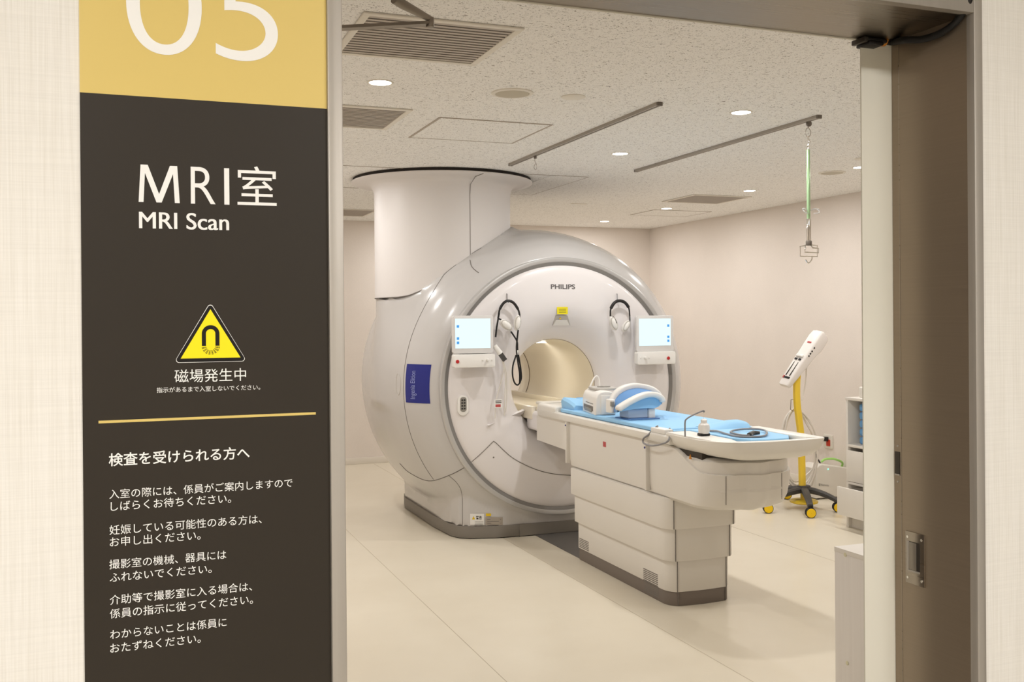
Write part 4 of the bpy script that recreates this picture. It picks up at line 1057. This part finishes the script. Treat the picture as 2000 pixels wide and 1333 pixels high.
b.build('coil', 'white_cable', cc)
# power unit on the floor behind the stand
pu = thing('power_unit', (5.78, 7.35, 0), 'white power unit with green light on the floor behind the castors', 'power unit')
MB().prism([(5.60, 0.012), (5.60, .27), (5.63, .30), (5.66, .305), (5.98, .25), (6.00, .22), (6.00, .012)], 7.26, 7.46, 'y', .008, 3).build('case', 'box_white', pu)
c_ = at(1618, 917, Y=7.255); MB().cyl((c_.x, 7.257, c_.z), .0055, .005, 'y', 12).build('indicator', 'led_green', pu)
a, c_ = at(1600, 950, Y=7.255), at(1625, 941, Y=7.255)
b = MB(); text(b, 'Nemoto', lambda u, v: (a.x+.018+u, 7.258-.0012, a.z-.12*u+v), .085, .020, .01); b.prism([(a.x, a.z), (a.x+.012, a.z), (a.x+.012, a.z+.022), (a.x, a.z+.022)], 7.2565, 7.2585, 'y'); b.build('lettering', 'keypad_grey', pu, smooth=False)
for x_ in (5.63, 5.97): MB().box(x_-.02, x_+.02, 7.28, 7.44, 0, .014, .003).build('foot', 'black_rubber', pu)
tag(MB().tube(crom([(5.76, 7.40, .305), (5.80, 7.40, .325), (5.88, 7.40, .325), (5.96, 7.42, .305), (6.03, 7.45, .27), (6.045, 7.5, .20)], 6), .010, 10).build('green_hose', 'hose_green'), 'light green hose arching over the power unit by the shelf', 'hose')
# wall outlet
ot = thing('wall_outlet', (6.06, 7.675, .44), 'pale wall outlet with red socket, low on the right wall', 'outlet')
MB().prism(rrect(7.612, 7.738, .378, .506, .01), 6.048, 6.0598, 'x', .003).build('plate', 'fixture_white', ot)
MB().box(6.040, 6.05, 7.64, 7.69, .400, .46, .003).build('socket', 'outlet_red', ot)
pc = thing('mains_cable', (6.03, 7.68, .46), 'black plug and cord in the low wall outlet', 'cord')
MB().box(6.000, 6.042, 7.655, 7.70, .445, .485, .006).build('plug', 'black_plastic', pc)
MB().tube(crom([(6.01, 7.70, .468), (6.005, 7.76, .462), (6.00, 7.81, .42), (6.00, 7.815, .36), (6.0, 7.78, .29), (6.0, 7.72, .23), (6.02, 7.66, .10)], 7), .007, 8).build('cord', 'black_rubber', pc)
MB().box(5.985, 5.999, 7.74, 7.82, .375, .40, .002).build('cord_tag', 'label_white', pc)

# ------------------------------------------------------------------ shelf unit at right
sh = thing('shelf_unit', (5.30, 5.80, 0), 'white open shelf unit with drawers against the right side', 'shelf unit')
x0, x1, ya, yb, T = 5.09, 5.50, 5.35, 6.245, .022
MB().box(x0, x1, yb-T, yb, 0, .965, .001).build('side_panel', 'cabinet_white', sh)
MB().box(x0, x1, ya, ya+T, 0, .965, .001).build('side_panel', 'cabinet_white', sh)
MB().box(x0-.004, x1, ya-.004, yb+.004, .965, .985, .001).build('top_board', 'cabinet_white', sh)
MB().box(x0, x1, ya+T, yb-T, .612, .632, .001).build('shelf_board', 'cabinet_white', sh)
MB().box(x0, x1, ya+T, yb-T, .330, .348, .001).build('shelf_board', 'cabinet_white', sh)
MB().box(x1-.008, x1, ya+T, yb-T, .02, .965).build('back_panel', 'cabinet_inside', sh)
MB().box(x0+.03, x0+.05, ya+T, yb-T, 0, .08).build('plinth', 'cabinet_white', sh)
b = MB().box(x0-.004, x0+.014, ya+.01, yb-.008, .352, .585, .001); b.box(x0+.014, x1-.06, yb-.05, yb-.035, .37, .56); b.build('drawer', 'cabinet_white', sh)
b = MB().box(x0-.09, x0-.072, ya+.01, yb-.004, .105, .315, .001); b.box(x0-.072, x1-.12, yb-.055, yb-.04, .12, .295); b.box(x0-.072, x1-.12, ya+.05, yb-.055, .12, .13); b.build('drawer', 'cabinet_white', sh)
for k in range(5):
    tag(MB().prism(rrect(5.14, 5.44, 5.78, 6.165, .02), .634+.062*k, .634+.058+.062*k, 'z', .018, 3).build('folded_cloth', 'folded_blue'),
        ['lowest blue folded cloth in the shelf stack', 'second blue folded cloth from the bottom of the shelf stack', 'middle blue folded cloth of the shelf stack', 'second blue folded cloth from the top of the shelf stack', 'topmost blue folded cloth in the shelf stack'][k], 'cloth', 'blue folded cloths in the shelf unit')
tag(MB().prism(rrect(5.16, 5.34, 5.94, 6.20, .03), .985, 1.065, 'z', .012, 3).build('storage_box', 'box_white'), 'small grey-white box on top of the shelf unit', 'box')
tag(MB().prism(rrect(5.06, 5.36, 5.75, 6.14, .02), .132, .345-.02, 'z', .02, 3).build('drawer_contents', 'white_plastic'), 'white bundle lying in the open lower drawer', 'bundle') if False else None
# low cabinet by the door
lc = thing('low_cabinet', (2.80, 2.6, 0), 'low pale cabinet at bottom right, just inside the door', 'cabinet')
cA = at(1630, 1068, Z=.75)
xa, yb2 = cA.x, cA.y
MB().box(xa, xa+.018, yb2-1.0, yb2, 0, .732, .001).build('side_panel', 'cabinet_grain', lc)
MB().box(xa-.001, xa+.6, yb2-1.0, yb2+.001, .732, .75, .001).build('top_board', 'cabinet_white', lc)
MB().box(xa+.018, xa+.6, yb2-.02, yb2, 0, .732, .001).build('back_panel', 'cabinet_white', lc)
MB().box(xa+.582, xa+.6, yb2-1.0, yb2-.02, 0, .732, .001).build('side_panel', 'cabinet_grain', lc)
for (px, py) in ((1651, 1084), (1655, 1296)):
    p = at(px, py, X=xa); MB().cyl((xa-.002, p.y, p.z), .0075, .0025, 'x', 16, .0005).build('screw_cap', 'screw_cap', lc)
